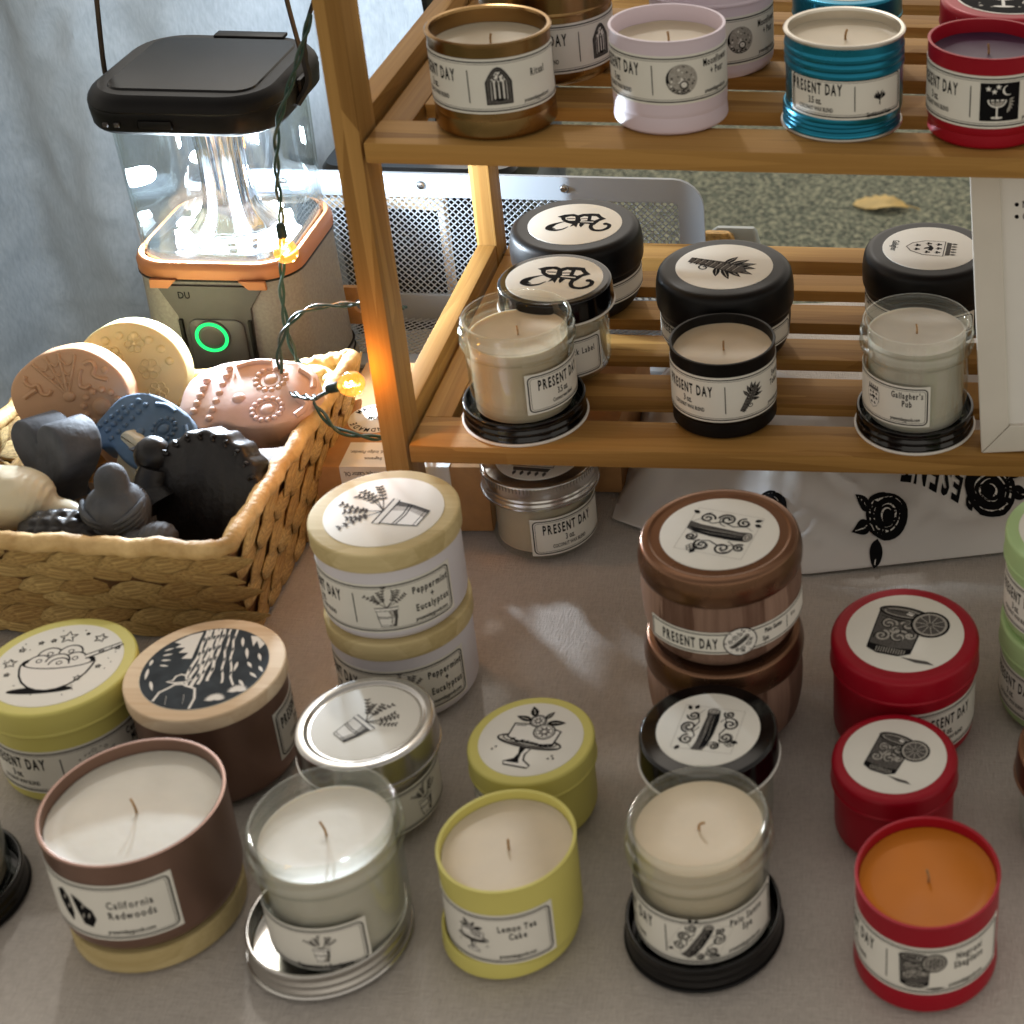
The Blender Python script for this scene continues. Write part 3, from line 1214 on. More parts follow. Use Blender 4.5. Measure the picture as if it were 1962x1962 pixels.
def upturned_lid(t, r, hgt, m, off=(0, 0), rimm=None, ridges=0, wood=False):
    """a lid lying upside down, the candle stands in or on it"""
    if wood:
        prof = soft([(0, 0), (r, 0), (r, hgt), (0, hgt)], .0012)
    else:
        prof = [(0, 0), (r - .002, 0, .001), (r, .0018, .001)]
        if ridges:
            for k in range(ridges):
                zz = .003 + (hgt - .005) * k / ridges
                d = (hgt - .005) / ridges
                prof += [(r - .0004, zz, .0003), (r - .0014, zz + d * .5, .0004), (r - .0004, zz + d * .95, .0003)]
        prof += [(r - .0006, hgt, .0006), (r - .0022, hgt, .0004), (r - .0024, .003, .001), (0, .0032)]
        prof = soft(prof, .0005)
    mb = MB()
    mb.lathe(prof, 64, Matrix.Translation((off[0], off[1], 0)))
    o = mb.build('lid', m, t)
    if rimm:
        V, F = lathe([(r - .0015, -.0001), (r + .0006, .0), (r + .0009, .0009), (r + .0004, .0016), (r - .0015, .0015)], 64)
        obj('lid_curl', [(v[0] + off[0], v[1] + off[1], v[2]) for v in V], F, rimm, o)
    return o


def open_tin(name, label, x, y, z, r, ztop, lidr, lidh, m, lidm, waxm, wdepth, draw, la, lw, lh, lz, group, loff=(0, 0), rimm=None, ridges=0, wood=False, wl=(.3, .1), rimedge=None, lid_sub=.0):
    """candle in an open tin that stands on its own upturned lid"""
    t = thing(name, label, 'candle', (x, y, z), 0, group)
    H = ztop - z
    upturned_lid(t, lidr, lidh, lidm, loff, rimm, ridges, wood)
    b = lidh if wood else .0036
    if lid_sub:
        b = lid_sub
    prof = [(0, b), (r * .9, b, .003), (r, b + .006, .004)]
    if rimedge == 'ridged':
        for k in range(3):
            zz = H - .019 + k * .0045
            prof += [(r, zz, .0005), (r + .0007, zz + .0012, .0005), (r + .0007, zz + .003, .0005), (r, zz + .0042, .0005)]
    prof += [(r, H - .0012), (r + .0004, H, .0004), (r - .0014, H, .0004), (r - .0016, b + .004), (0, b + .004)]
    V, F = lathe(soft(prof, .0006), 72)
    body = obj('body', V, F, m, t)
    if rimedge:
        V, F = lathe([(r - .0018, H - .0008), (r - .0014, H + .0005), (r + .0002, H + .0008), (r + .0010, H + .0001), (r + .0009, H - .0010), (r - .0004, H - .0012)], 72)
        obj('rim', V, F, 'bare_rim' if rimedge in ('bare', 'ridged') else rimedge, body)
        if rimedge == 'ridged':
            V, F = lathe([(r - .00165, H - .0006), (r - .00175, H - wdepth - .001)], 64)
            obj('inner_wall', V, F, 'bare_rim', body)
    wax_disc(t, r - .0017, H - wdepth, waxm)
    wick(t, .0005, 0, H - wdepth, .0052, wl)
    if draw:
        wrap_label(t, r + .0001, lz, lh, cam_ang(x, y, la), lw, draw)
    return t


def closed_tin(name, label, x, y, z, r, h, lidh, m, lidm, st=None, draw=None, la=0, lw=.1, lh=.028, lz=.008, group=None, lidround=.002, bodyprof=None, lidr=None, wood=False, stz=0.0):
    """candle tin with its lid on. st = (radius, art, scale, rot, extra)"""
    t = thing(name, label, 'candle', (x, y, z), 0, group)
    lidr = lidr or r
    br = r - .0014
    if bodyprof:
        prof = bodyprof
    else:
        prof = soft([(0, 0), (br - .003, 0, .002), (br, .004, .003), (br, h - lidh + .003), (0, h - lidh + .003)], .001)
    V, F = lathe(prof, 72)
    obj('body', V, F, m, t)
    zb = h - lidh
    if wood:
        lp = soft([(0, zb), (lidr, zb, .0008), (lidr, h, lidround), (0, h)], .0008)
    else:
        lp = soft([(lidr - .0008, zb + .002), (lidr - .0008, zb, .0002), (lidr + .0003, zb, .0004), (lidr + .0004, zb + .0014, .0005), (lidr - .0001, zb + .0022, .0005), (lidr, h, lidround), (0, h)], .0005, 6)
    V, F = lathe(lp, 72)
    ld = obj('lid', V, F, lidm, t)
    if st:
        sticker(ld, st[0], h + stz, st[1], st[2], st[3], extra=st[4] if len(st) > 4 else None)
    if draw:
        wrap_label(t, br + .0001, lz, lh, cam_ang(x, y, la), lw, draw)
    return t


def jar_glass(t, r, z0, H, neck=.016, m='jar_glass'):
    """straight squat preserving jar with thread rings at the neck; open top"""
    rb = r * .955
    o = [(0, z0), (rb - .004, z0, .002), (rb, z0 + .005, .004), (rb + .0006, H - neck - .003, .002), (r + .0012, H - neck, .001), (r + .0018, H - neck + .002, .001), (r + .0006, H - neck + .0036, .001),
         (r - .0004, H - neck * .62, .001), (r + .0014, H - neck * .52, .0008), (r + .0014, H - neck * .44, .0008), (r - .0004, H - neck * .34, .001), (r - .0002, H - .0028, .001), (r, H - .0009, .0009), (r - .0009, H, .0006),
         (r - .0026, H - .0002, .0008), (r - .0032, H - .003, .001), (r - .0032, H - neck, .002), (rb - .0022, H - neck - .006, .002), (rb - .0022, z0 + .006, .003), (0, z0 + .005)]
    V, F = lathe(soft(o, .0005), 80)
    return obj('glass', V, F, m, t, ang=60)


def open_jar(name, label, x, y, z, r, ztop, lidr, lidh, lidm, rimm, wdepth, waxm, draw, la, lw, lh, lz, group, loff=(0, 0), wl=(.2, .1)):
    t = thing(name, label, 'candle', (x, y, z), 0, group)
    H = ztop - z
    upturned_lid(t, lidr, lidh, lidm, loff, rimm, 2)
    z0 = .0036
    jar_glass(t, r, z0, H)
    rb = r * .955 - .0024
    zt = H - wdepth
    zn = H - .019
    prof = [(0, zt - .0005), ((r - .0033) * .5, zt - .0003), ((r - .0033) * .96, zt + .0002), (r - .0033, zt + .0010)]
    if zt > zn:
        prof += [(r - .0034, zn + .003), (rb, zn - .003)]
    else:
        prof[-1] = (rb, zt + .0010)
        prof[-2] = (rb * .96, zt + .0002)
    prof += [(rb, z0 + .007), (rb - .003, z0 + .0054), (0, z0 + .0054)]
    V, F = lathe(prof, 64)
    obj('wax', V, F, waxm, t, ang=40)
    wick(t, 0, 0, zt, .0055, wl)
    if draw:
        wrap_label(t, r * .955 + .0008, lz, lh, cam_ang(x, y, la), lw, draw)
    return t


def closed_jar(name, label, x, y, z, r, h, lidh, lidm, rimm, waxm, st, draw, la, lw, lh, lz, group, lidr=None, knurl=False, plate=None, sunk=False):
    t = thing(name, label, 'candle', (x, y, z), 0, group)
    lidr = lidr or r + .0012
    jar_glass(t, r, 0, h - .0012)
    rb = r * .955 - .0024
    V, F = lathe([(0, h - lidh - .001), (rb, h - lidh - .001), (rb, .007), (rb - .003, .0054), (0, .0054)], 64)
    obj('wax', V, F, waxm, t, ang=40)
    zb = h - lidh
    pr = [(lidr - .0012, zb), (lidr + .0007, zb, .0005), (lidr + .0008, zb + .0014, .0005)]
    if knurl:
        pr += [(lidr - .0002, zb + .003, .0005), (lidr + .0005, zb + .0042, .0005), (lidr - .0003, zb + .0056, .0005), (lidr + .0002, zb + .0072, .0005)]
    pr += [(lidr, h - .0010), (lidr - .0012, h, .0010)]
    if sunk:
        pr += [(lidr - .0045, h, .0012), (lidr - .0058, h - .0012, .0010)]
        zt = h - .0012
    else:
        zt = h
    pr += [(0, zt)]
    V, F = lathe(soft(pr, .0005), 84)
    ld = obj('lid', V, F, lidm, t)
    if knurl:
        mb = MB()
        for k in range(96):
            a = 2 * PI * k / 96
            mb.box(-.0005, .0005, -.0004, .0004, h - .0042, h - .0012, Matrix.Translation(((lidr + .0001) * math.cos(a), (lidr + .0001) * math.sin(a), 0)) @ Matrix.Rotation(a, 4, 'Z'))
        mb.build('knurling', lidm, ld, smooth=False)
    if rimm:
        V, F = lathe([(lidr - .001, zb + .0004), (lidr + .0012, zb), (lidr + .0014, zb - .0008), (lidr + .0004, zb - .0014), (lidr - .001, zb - .0012)], 72)
        obj('lid_curl', V, F, rimm, ld)
    if st:
        sticker(ld, st[0], zt, st[1], st[2], st[3], extra=st[4] if len(st) > 4 else None)
    if draw:
        wrap_label(t, r * .955 + .0008, lz, lh, cam_ang(x, y, la), lw, draw)
    return t


# ================================================================== THE SETTING
def structure(o):
    o['kind'] = 'structure'
    return o


def grid(nx, ny, fn):
    V, F = [], []
    for j in range(ny + 1):
        for i in range(nx + 1):
            V.append(fn(i / nx, j / ny))
    for j in range(ny):
        for i in range(nx):
            a = j * (nx + 1) + i
            F.append((a, a + 1, a + nx + 2, a + nx + 1))
    return V, F


GZ = -.75
V, F = grid(40, 40, lambda u, v: (-30 + 60 * u, -30 + 60 * v, GZ))
structure(obj('ground', V, F, 'asphalt', smooth=False))

# linen table cloth over a trestle table, hanging at the far edge


def cloth(u, v):
    x = -1.14 + 2.06 * u
    TB = 1.166 + .2 * x if x < .3 else 1.226
    s = .22 + v * 1.5
    n1 = noise.noise(Vector((x * 7, s * 7, 1.3)))
    n2 = noise.noise(Vector((x * 22, s * 16, 4.1)))
    z = -.0022 + .0016 * n1 + .0008 * n2 + .0010 * abs(noise.noise(Vector((x * 13 + s * 5, s * 11 - x * 4, 9))))
    d = abs((x + .205) * .92 + (s - .742) * .38)
    z += .0012 * math.exp(-(d / .006) ** 2) * math.exp(-((s - .72) / .05) ** 2)
    d = abs((x + .18) * .12 + (s - .735))
    z += .0010 * math.exp(-(d / .005) ** 2) * math.exp(-((x + .19) / .04) ** 2)
    d = abs((x - .02) * .08 + (s - .45))
    z += .0012 * math.exp(-(d / .008) ** 2)
    if x < -.575:
        z -= (-.575 - x)
        x = -.575 - .03 * (-.575 - x) * (1 + .6 * math.sin(s * 40))
    if s <= TB:
        return (x, s, z)
    k = s - TB
    rr = .02
    if k < rr * PI / 2:
        a = k / rr
        return (x, TB + rr * math.sin(a), z - rr * (1 - math.cos(a)))
    return (x, TB + rr + .02 * math.sin(x * 25) * (k - rr), z - rr - (k - rr * PI / 2))


V, F = grid(240, 200, cloth)
o = obj('tablecloth', V, F, 'table_linen')
tag(o, 'grey-beige linen tablecloth under the candles, basket and shelf', 'tablecloth')

# satin curtain behind the lantern
def curtain(u, v):
    x = -1.55 + 1.125 * u
    z = -.74 + 1.14 * v
    w = math.sin(x * 21 + .6 * math.sin(z * 4)) * .026 + math.sin(x * 47 + 2 + z * 2.5) * .010 + math.sin(x * 90 - z * 3) * .003
    q = noise.noise(Vector((x * 6, z * 5, 2.2))) * .012 + noise.noise(Vector((x * 15 + z * 8, z * 9, 7.0))) * .005
    q += .009 * abs(noise.noise(Vector((x * 22 - z * 17, z * 20 + x * 9, 3))))
    edge = max(0, (u - .9) / .1)
    return (x + .004 * math.sin(z * 12), 1.36 + w * (1 - .5 * edge) + q, z)


V, F = grid(180, 150, curtain)
o = obj('satin_curtain', V, F, 'curtain_satin')
tag(o, 'pale grey satin curtain hanging in folds behind the lantern', 'curtain')

# ------------------------------------------------------------------ bamboo shelf
SH = thing('bamboo_shelf', 'two-tier slatted bamboo shelf holding the candles at the right', 'shelf', (0, 0, 0))
X0, X1 = -.2905, .36
for lx0, lx1 in ((-.3062, -.2922), (.362, .376)):
    MB().bbox(lx0, lx1, .808, .836, 0, .62, .0012).build('leg', 'bamboo_z', SH)
    MB().bbox(lx0, lx1, 1.042, 1.068, 0, .62, .0012).build('leg', 'bamboo_z', SH)
    for zt, zb in ((.0995, .0765), (.2870, .2655)):
        MB().bbox(lx0 + .0006, lx1 - .0006, .8365, 1.0415, zb, zt, .0012).build('side_rail', 'bamboo_y', SH)
for zt in (.088, .277):
    MB().bbox(X0, X1, .807, .839, zt - .0118, zt, .0012).build('front_rail', 'bamboo_x', SH)
    MB().bbox(X0, X0 + .017, .8395, 1.050, zt - .0118, zt - .0004, .0012).build('end_rail', 'bamboo_y', SH)
    MB().bbox(X0, X1, 1.0505, 1.074, zt - .0118, zt, .0012).build('back_rail', 'bamboo_x', SH)
    for y0, y1 in ((.862, .893), (.915, .942), (.962, .988), (1.007, 1.031)):
        MB().bbox(X0 + .0175, X1, y0, y1, zt - .0085, zt, .0010).build('slat', 'bamboo_x', SH)

# ================================================================== CANDLES ON THE TABLE
FR = 'candles standing open in the front row'
MR = 'lidded candles on the table'
S1 = 'candles on the lower shelf'
S2 = 'candles on the upper shelf'

# --- front row
def lab_redwood(p, w, h):
    border(p, w, h)
    u = .004
    p.at(u - .0125, 0, .0105)
    p.fill([(-.9, .75), (-.55, .95), (-.3, .5), (-.25, -.4), (-.4, -.9), (-.7, -.5), (-.9, .1)], 'k')
    p.fill([(-.1, .85), (.25, .6), (.5, .3), (.75, .1), (.85, -.4), (.6, -.9), (.2, -.8), (.05, -.2), (-.05, .3)], 'k')
    for x, y in ((-.6, .3), (-.5, -.2), (.3, .1), (.5, -.4), (.2, -.5)):
        p.fill(leafp(x, y, .4, .05, 70), 'l')
    p.at(0, 0, 1)
    p.text('California', u + .012, .0028, .0062, .62, bold=.012, track=1.0001)
    p.text('Redwoods', u + .012, -.0035, .0062, .62, bold=.012, track=1.0001)
    p.text('presentdaygoods.com', u + .010, -h / 2 + .0042, .0036, .62)


open_tin('tin_candle', 'large mauve tin of cream wax standing on its wooden lid, front row', -.3453, .5483, 0, .0391, .0683, .0378, .0125, 'tin_mauve', 'lid_wood', 'wax_white', .0075,
         lab_redwood, -41, .070, .0335, .0235, FR, wood=True, wl=(-.5, .5))
open_jar('jar_candle', 'clear glass jar of pale wax standing on an upturned silver lid', -.2560, .5374, 0, .0321, .0730, .0362, .0135, 'tin_silver', 'tin_silver', .012, 'wax_white',
         std_label(art_pot, [], emb_u=.0077, left=False, div=False, under='Peppermint + Eucalyptus', url=False, ascale=.0085), -35, .056, .026, .0115, FR, loff=(-.006, -.002), wl=(-.5, .4))
open_tin('tin_candle', 'yellow tin of beige wax with a lemon cake label, front row', -.1775, .5420, 0, .0306, .0560, .0312, .0110, 'tin_yellow', 'tin_yellow', 'wax_cream', .0058,
         std_label(art_cake, ['Lemon Tea', 'Cake'], emb_u=-.0063, left=False, div=False, k=.92), -28, .062, .0305, .0115, FR, loff=(-.0028, 0), wl=(.0, .1))
open_jar('jar_candle', 'clear glass jar of beige wax on an upturned black lid, front row', -.0912, .5440, 0, .0317, .0715, .0362, .0135, 'lid_black_gloss', 'tin_black', .0085, 'wax_cream',
         std_label(art_stick, ['Palo Santo', 'Spa'], emb_u=.010, ascale=.0120, arot=62, band=False), -23, .102, .028, .0125, FR, wl=(.5, -.3))
open_tin('tin_candle', 'red tin filled with orange wax, front row by the corner', .0113, .5320, 0, .0322, .0535, .0330, .0110, 'tin_red', 'tin_red', 'wax_orange', .0062,
         std_label(art_glass, ['Negroni', 'Sbagliato'], emb_u=.010, ascale=.0120), -21, .106, .029, .0125, FR, wl=(-.2, .3))
open_jar('jar_candle', 'glass jar of yellowish wax on a black lid, cut by the left picture edge', -.4465, .5500, 0, .0310, .0715, .0352, .0135, 'lid_black_gloss', 'tin_black', .010, 'wax_cream',
         None, 0, .1, .028, .0125, FR)

# --- middle rows
closed_tin('tin_candle', 'yellow tin with a cereal bowl and stars on its lid', -.4248, .6450, 0, .0371, .0604, .0150, 'tin_yellow', 'tin_yellow',
           (.0308, art_bowl, .92, 8), std_label(lambda p: (art_bowl(p)), ['Cereal', 'Milk'], emb_u=.010), -8, .112, .027, .009, MR)
closed_tin('tin_candle', 'mauve tin with a wooden lid printed with a redwood forest', -.3508, .6449, 0, .0383, .0606, .0085, 'tin_mauve', 'lid_wood_pale',
           (.0305, art_redwood, 1.0, 10), std_label(None, [], emb_u=.010, div=False, url=False), 119, .100, .030, .012, MR, wood=True, lidround=.0012)
closed_jar('jar_candle', 'glass jar with a shiny silver lid showing a potted plant', -.2626, .6153, 0, .0312, .0560, .0150, 'tin_silver', 'tin_silver', 'wax_cream',
           (.0258, art_pot, .62, -40), std_label(art_pot, [], emb_u=.002, left=False, div=False, url=False), 39, .060, .026, .006, MR, lidr=.0330, sunk=True)
closed_tin('tin_candle', 'small yellow tin with a cake stand drawing on its lid', -.1833, .6170, 0, .0308, .0450, .0130, 'tin_yellow', 'tin_yellow',
           (.0254, art_cake, .78, -12), std_label(art_cake, [], emb_u=.006), -62, .07, .024, .005, MR)
closed_jar('jar_candle', 'glass jar with a glossy black lid in front of the copper tins', -.0955, .6128, 0, .0318, .0580, .0150, 'lid_black_gloss', 'paper', 'wax_cream',
           (.0251, lambda p: art_stick(p), .62, 82), None, 0, .1, .026, .006, MR, lidr=.0334)
closed_tin('tin_candle', 'small red tin with a cocktail glass on its lid', -.0050, .6115, 0, .0310, .0450, .0130, 'tin_red', 'tin_red',
           (.0254, art_glass, .62, -22), None, 0, .1, .02, .006, MR, lidround=.0035)
closed_tin('tin_candle', 'large red tin with a cocktail glass on its lid', -.0015, .6850, 0, .0389, .0606, .0160, 'tin_red', 'tin_red',
           (.0308, art_glass, .72, -14), std_label(None, [], emb_u=.021, div=False, url=False), 65, .100, .029, .009, MR, lidround=.0040)

# peppermint stack
def pepper(z, label, top):
    return closed_tin('tin_candle', label, -.2725, .7080, z, .0382, .0565, .0110, 'tin_white', 'lid_wood',
                      (.0303, art_pot, .80, 76) if top else None, std_label(art_pot, ['Peppermint', '+', 'Eucalyptus'], emb_u=.0194, ascale=.0122, k=1.05), -40 if top else -38, .112, .031, .007,
                      'stacked white peppermint tins', wood=True, lidround=.0014)


pepper(0, 'white tin with a wooden lid, lower one of the peppermint stack', False)
pepper(.0568, 'white tin with a plant sticker on its wooden lid, atop its stack', True)


# copper stack
def lab_palo(p, w, h):
    p.at(0, 0, 1)
    for s in (-1, 1):
        p.line([(-w / 2 + .001 + (w - .002) * i / 30, s * (h / 2 - .0012)) for i in range(31)], .0006)
    p.line([(-w / 2 + .001, -h / 2 + .0012), (-w / 2 + .001, h / 2 - .0012)], .0006)
    p.text('PRESENT DAY', -.0265, -.0032, .0088, .43, 'c', 'k', .028, .9)
    c = circ(0, 0, .0084, 30)
    p.fill(c, 'w')
    p.line(c, .0006, 'k', True)
    p.at(0, 0, .0062, rad(40))
    art_stick(p)
    p.at(0, 0, 1)
    p.text('Palo Santo', .0185, .0010, .0042, .62, bold=.02)
    p.text('Spa', .0135, -.0036, .0042, .62, bold=.02)
    p.line([(.028, -.004), (.028, .004)], .0004)
    p.text('8 oz.', .0335, .0008, .0034, .62)


def copper(z, label, top):
    h = .0592
    t = thing('tin_candle', label, 'candle', (-.0966, .690, z), 0, 'stacked copper tins')
    prof = soft([(0, 0), (.0325, 0, .002), (.0385, .007, .006), (.0408, .020, .01), (.0412, .034, .006), (.0402, h - .014), (0, h - .014)], .002, 5)
    V, F = lathe(prof, 80)
    obj('body', V, F, 'bark_print', t)
    lp = soft([(.0400, h - .016), (.0412, h - .0162, .0005), (.0418, h - .014, .002), (.0420, h - .008, .003), (.0400, h - .0006, .0035), (.0362, h, .001), (.0350, h - .0006, .0006), (0, h - .0006)], .001, 6)
    V, F = lathe(lp, 80)
    ld = obj('lid', V, F, 'tin_copper', t)
    if top:
        sticker(ld, .0302, h - .0006, art_stick, .62, -14)
        wrap_label(t, .0413, .0150, .0135, cam_ang(-.0966, .690, 11), .100, lab_palo)
        # disc behind the round medallion of the band label
    return t


copper(0, 'copper lidded tin with bark print, lower one of the copper stack', False)
copper(.0592, 'copper lidded tin with a palo santo sticker, atop the copper stack', True)


def mint(z, label):
    return closed_tin('tin_candle', label, .0862, .7060, z, .0372, .0565, .0150, 'tin_mint', 'tin_mint',
                      (.0303, art_moon, .7, 0), std_label(art_moon, ['', ''], emb_u=.010, url=False), -6, .112, .028, .008, 'stacked mint green tins')


mint(0, 'mint green tin at the right picture edge, lower of two stacked')
mint(.0568, 'mint green tin at the right picture edge, upper of two stacked')

closed_jar('jar_candle', 'small glass jar with a silver screw lid under the shelf front', -.2260, .8445, 0, .0322, .0575, .0150, 'tin_silver', 'tin_silver', 'wax_cream',
           (.0254, art_crest, .9, 175), std_label(None, [], emb_u=.0345, div=False, url=False), 34, .056, .0265, .0065, MR, lidr=.0342, knurl=True)
closed_jar('jar_candle', 'amber wax jar with a brown lid cut by the right picture edge', .0860, .6080, 0, .0300, .0560, .0150, 'tin_copper', 'tin_copper', 'wax_orange',
           None, None, 0, .1, .026, .006, MR, lidr=.0318)

# ================================================================== CANDLES ON THE LOWER SHELF
ZL, ZU = .0882, .2772
open_jar('jar_candle', 'open glass jar of ivory wax on a black lid, left shelf end', -.2304, .8445, ZL, .0318, .1560, .0362, .0135, 'lid_black_gloss', 'paper', .0135, 'wax_cream',
         std_label(None, [], oz='3.5 oz.', emb_u=.0350, div=False, url=False, small='Coconut wax blend'), 52, .055, .0265, .0175, S1, wl=(-.1, .1))
open_tin('tin_candle', 'open black tin of ivory wax with a white wrap label', -.1126, .8508, ZL, .0308, .1392, .0310, .0110, 'tin_black', 'tin_black', 'wax_cream', .0072,
         std_label(art_smudge, ['Sweet', 'Tobacco'], emb_u=.012, arot=-32, band=True, ascale=.0115), 7, .135, .030, .0125, S1, wl=(.0, .2))
open_jar('jar_candle', "open glass jar with a Gallagher's Pub label beside the white frame", .0010, .8445, ZL, .0318, .1592, .0352, .0135, 'lid_black_gloss', 'paper', .0095, 'wax_white',
         std_label(art_crest, ["Gallagher's", 'Pub'], emb_u=-.004, ascale=.0088, div=False, left=False), -43, .064, .027, .0165, S1, wl=(-.1, .1))
closed_jar('jar_candle', 'lidded glass jar with a blackletter initial on its white lid', -.2200, .9020, ZL, .0320, .0605, .0145, 'lid_black_gloss', 'paper', 'wax_cream',
           (.0292, art_gothic, .88, -3), std_label(None, ['Black Label'], emb_u=-.008, left=False, div=False, url=False), -6, .060, .0265, .0075, S1, lidr=.0342)


def black8(label, x, y, st, la, art=None):
    h = .0570
    t = thing('tin_candle', label, 'candle', (x, y, ZL), 0, S1)
    prof = soft([(0, 0), (.032, 0, .003), (.0385, .007, .006), (.0408, .018, .006), (.0412, .034), (0, .034)], .002, 5)
    V, F = lathe(prof, 80)
    obj('body', V, F, 'tin_black', t)
    lp = soft([(.0412, .0335), (.0424, .0332, .0005), (.0430, .035, .001), (.0432, .046, .004), (.0412, h, .006), (0, h)], .001, 7)
    V, F = lathe(lp, 80)
    ld = obj('lid', V, F, 'tin_black', t)
    sticker(ld, .0303, h, *st)
    wrap_label(t, .0410, .0145, .0145, cam_ang(x, y, la), .125, std_label(art, [], oz='', small='', emb_u=.004, ascale=.0062, url=False, k=.8, div=False))
    return t


def gall(p):
    p.text('Gallagher', 0, -.0245, .0062, .62)


black8('black tin with a blackletter sticker, farthest back on the lower shelf', -.2235, .985, (art_gothic, .80, 4), 30)
black8('black tin with a leafy bundle sticker behind the open black tin', -.1200, .9300, (art_smudge, .82, -108), -16, None)
black8('black tin with a shamrock crest sticker behind the white frame', .0080, .9620, (art_crest, .62, -96, (0, 0), gall), -42, None)

# ================================================================== CANDLES ON THE UPPER SHELF
open_tin('tin_candle', 'open gold tin with a candle arch label, left end of upper shelf', -.2284, .8437, ZU, .0318, .3300, .0322, .0120, 'tin_gold', 'tin_gold', 'wax_cream', .0100,
         std_label(art_arch, ['Ritual'], emb_u=.010, ascale=.0105), -14, .108, .030, .0155, S2, rimedge='tin_gold', wl=(.1, .1))
open_tin('tin_candle', 'open lilac-white tin with a full moon label', -.1359, .8549, ZU, .0308, .3300, .0310, .0110, 'tin_lilac', 'tin_lilac', 'wax_cream', .0105,
         std_label(art_moon, ['Moonflower', '+ Pear'], emb_u=.010, ascale=.0105), -7, .108, .027, .0180, S2, wl=(-.1, .1))
open_tin('tin_candle', 'open metallic teal tin with ribbed neck on the upper shelf', -.0414, .8541, ZU, .0316, .3298, .0324, .0125, 'tin_teal', 'tin_teal', 'wax_cream', .0065,
         std_label(art_antler, [], oz='3.5 oz.', emb_u=.018, ascale=.0066, under='Earthbound Rose', url=False, k=.92), 3, .070, .0235, .0125, S2, rimm='bare_rim', ridges=3, rimedge='ridged', loff=(-.0015, 0), wl=(.2, .1))
open_tin('tin_candle', 'open red tin of plum wax with a night cocktail label', .0349, .8463, ZU, .0318, .3284, .0312, .0110, 'tin_red', 'tin_red', 'wax_plum', .0085,
         std_label(art_martini, ['Midnight', 'Martini'], emb_u=.012, ascale=.0105, band=True), -8, .130, .029, .0130, S2, wl=(-.1, .1))
closed_tin('tin_candle', 'lidded gold tin with a peach-lit label behind the arch candle', -.2150, .9250, ZU, .0375, .0570, .0160, 'tin_gold', 'tin_gold',
           (.0295, art_arch, .7, 0), std_label(art_arch, ['Ritual'], emb_u=.010), 34, .108, .029, .008, S2)
closed_tin('tin_candle', 'lidded lilac-white tin behind the full moon candle', -.1230, .9400, ZU, .0370, .0590, .0150, 'tin_lilac', 'tin_lilac',
           (.0295, art_moon, .7, 0), std_label(art_moon, ['Moonflower', '+ Pear'], emb_u=.010), 10, .110, .029, .009, S2)
closed_tin('tin_candle', 'lidded teal tin behind the ribbed teal candle', -.0440, .9420, ZU, .0320, .0460, .0150, 'tin_teal', 'tin_teal',
           (.0254, art_antler, .7, 0), None, 0, .1, .02, .008, S2)


def art_night(p):
    p.fill(circ(0, 0, 1.37, 48), 'k')
    art_martini(p.at(0, 0, .0295 * .70))
    R_ = random.Random(4)
    for k in range(16):
        a, r_ = R_.uniform(0, 6.28), R_.uniform(.8, 1.2)
        p.fill(star(r_ * math.cos(a), r_ * math.sin(a), R_.uniform(.04, .1)), 'l')


closed_tin('tin_candle', 'lidded red tin with a black sticker behind the plum candle', .0480, .9180, ZU, .0385, .0500, .0150, 'tin_red', 'tin_red',
           (.0295, art_night, .70, 0), None, 0, .1, .02, .008, S2, lidround=.004)

# ================================================================== WHITE PICTURE FRAME
FRM = thing('sign_frame', 'white picture frame leaning at the right end of lower shelf', 'picture frame', (.040, .8130, ZL))
fx = Matrix.Rotation(rad(-9.5), 4, 'X') @ Matrix.Rotation(rad(-4.2), 4, 'Y')
FW, FH, FT, FD = .20, .189, .0165, .014
for nm, pts in (('frame_side', [(0, 0), (0, FH), (FT, FH - FT), (FT, FT)]), ('frame_side', [(FW, 0), (FW - FT, FT), (FW - FT, FH - FT), (FW, FH)]),
                ('frame_bottom', [(.0003, 0), (FT + .0003, FT - .0002), (FW - FT - .0003, FT - .0002), (FW - .0003, 0)]), ('frame_top', [(.0003, FH), (FW - .0003, FH), (FW - FT - .0003, FH - FT + .0002), (FT + .0003, FH - FT + .0002)])):
    prof = []
    V = [fx @ Vector((x, 0, z)) for x, z in pts] + [fx @ Vector((x, FD, z)) for x, z in pts]
    # inner edges step back a little
    F = [(0, 1, 2, 3), (7, 6, 5, 4)] + [(i, i + 4, (i + 1) % 4 + 4, (i + 1) % 4) for i in range(4)]
    o = obj(nm, V, F, 'frame_white', FRM, smooth=False)
    bv = o.modifiers.new('b', 'BEVEL')
    bv.width = .0007
    bv.segments = 2
mb = MB()
mb.box(FT - .002, FW - FT + .002, .0035, .006, FT - .002, FH - FT + .002, fx)
sheet = mb.build('sheet', 'paper', FRM, smooth=False)
p = Print()
p.fill(circ(.0252, .1475, .0012, 12), 'k')
p.fill(circ(.0250, .1405, .0012, 12), 'k')
p.text('N', .0282, .1455, .0058, .7, 'l', 'k', .012)
p.text('C', .0282, .1385, .0058, .7, 'l', 'k', .012)
p.build('print', lambda v: fx @ Vector((v[0], .0033 - v[2], v[1])), sheet)

# ================================================================== LANTERN
LX, LY = -.4565, 1.0070
LN = thing('camping_lantern', 'lit camping lantern with black cap, clear body and copper collar', 'lantern', (LX, LY, 0))
W0, D0 = .103, .104


def sec(z, w, d=None, r=.02, n=8):
    return (z, rrect(w, d or w, r, n))


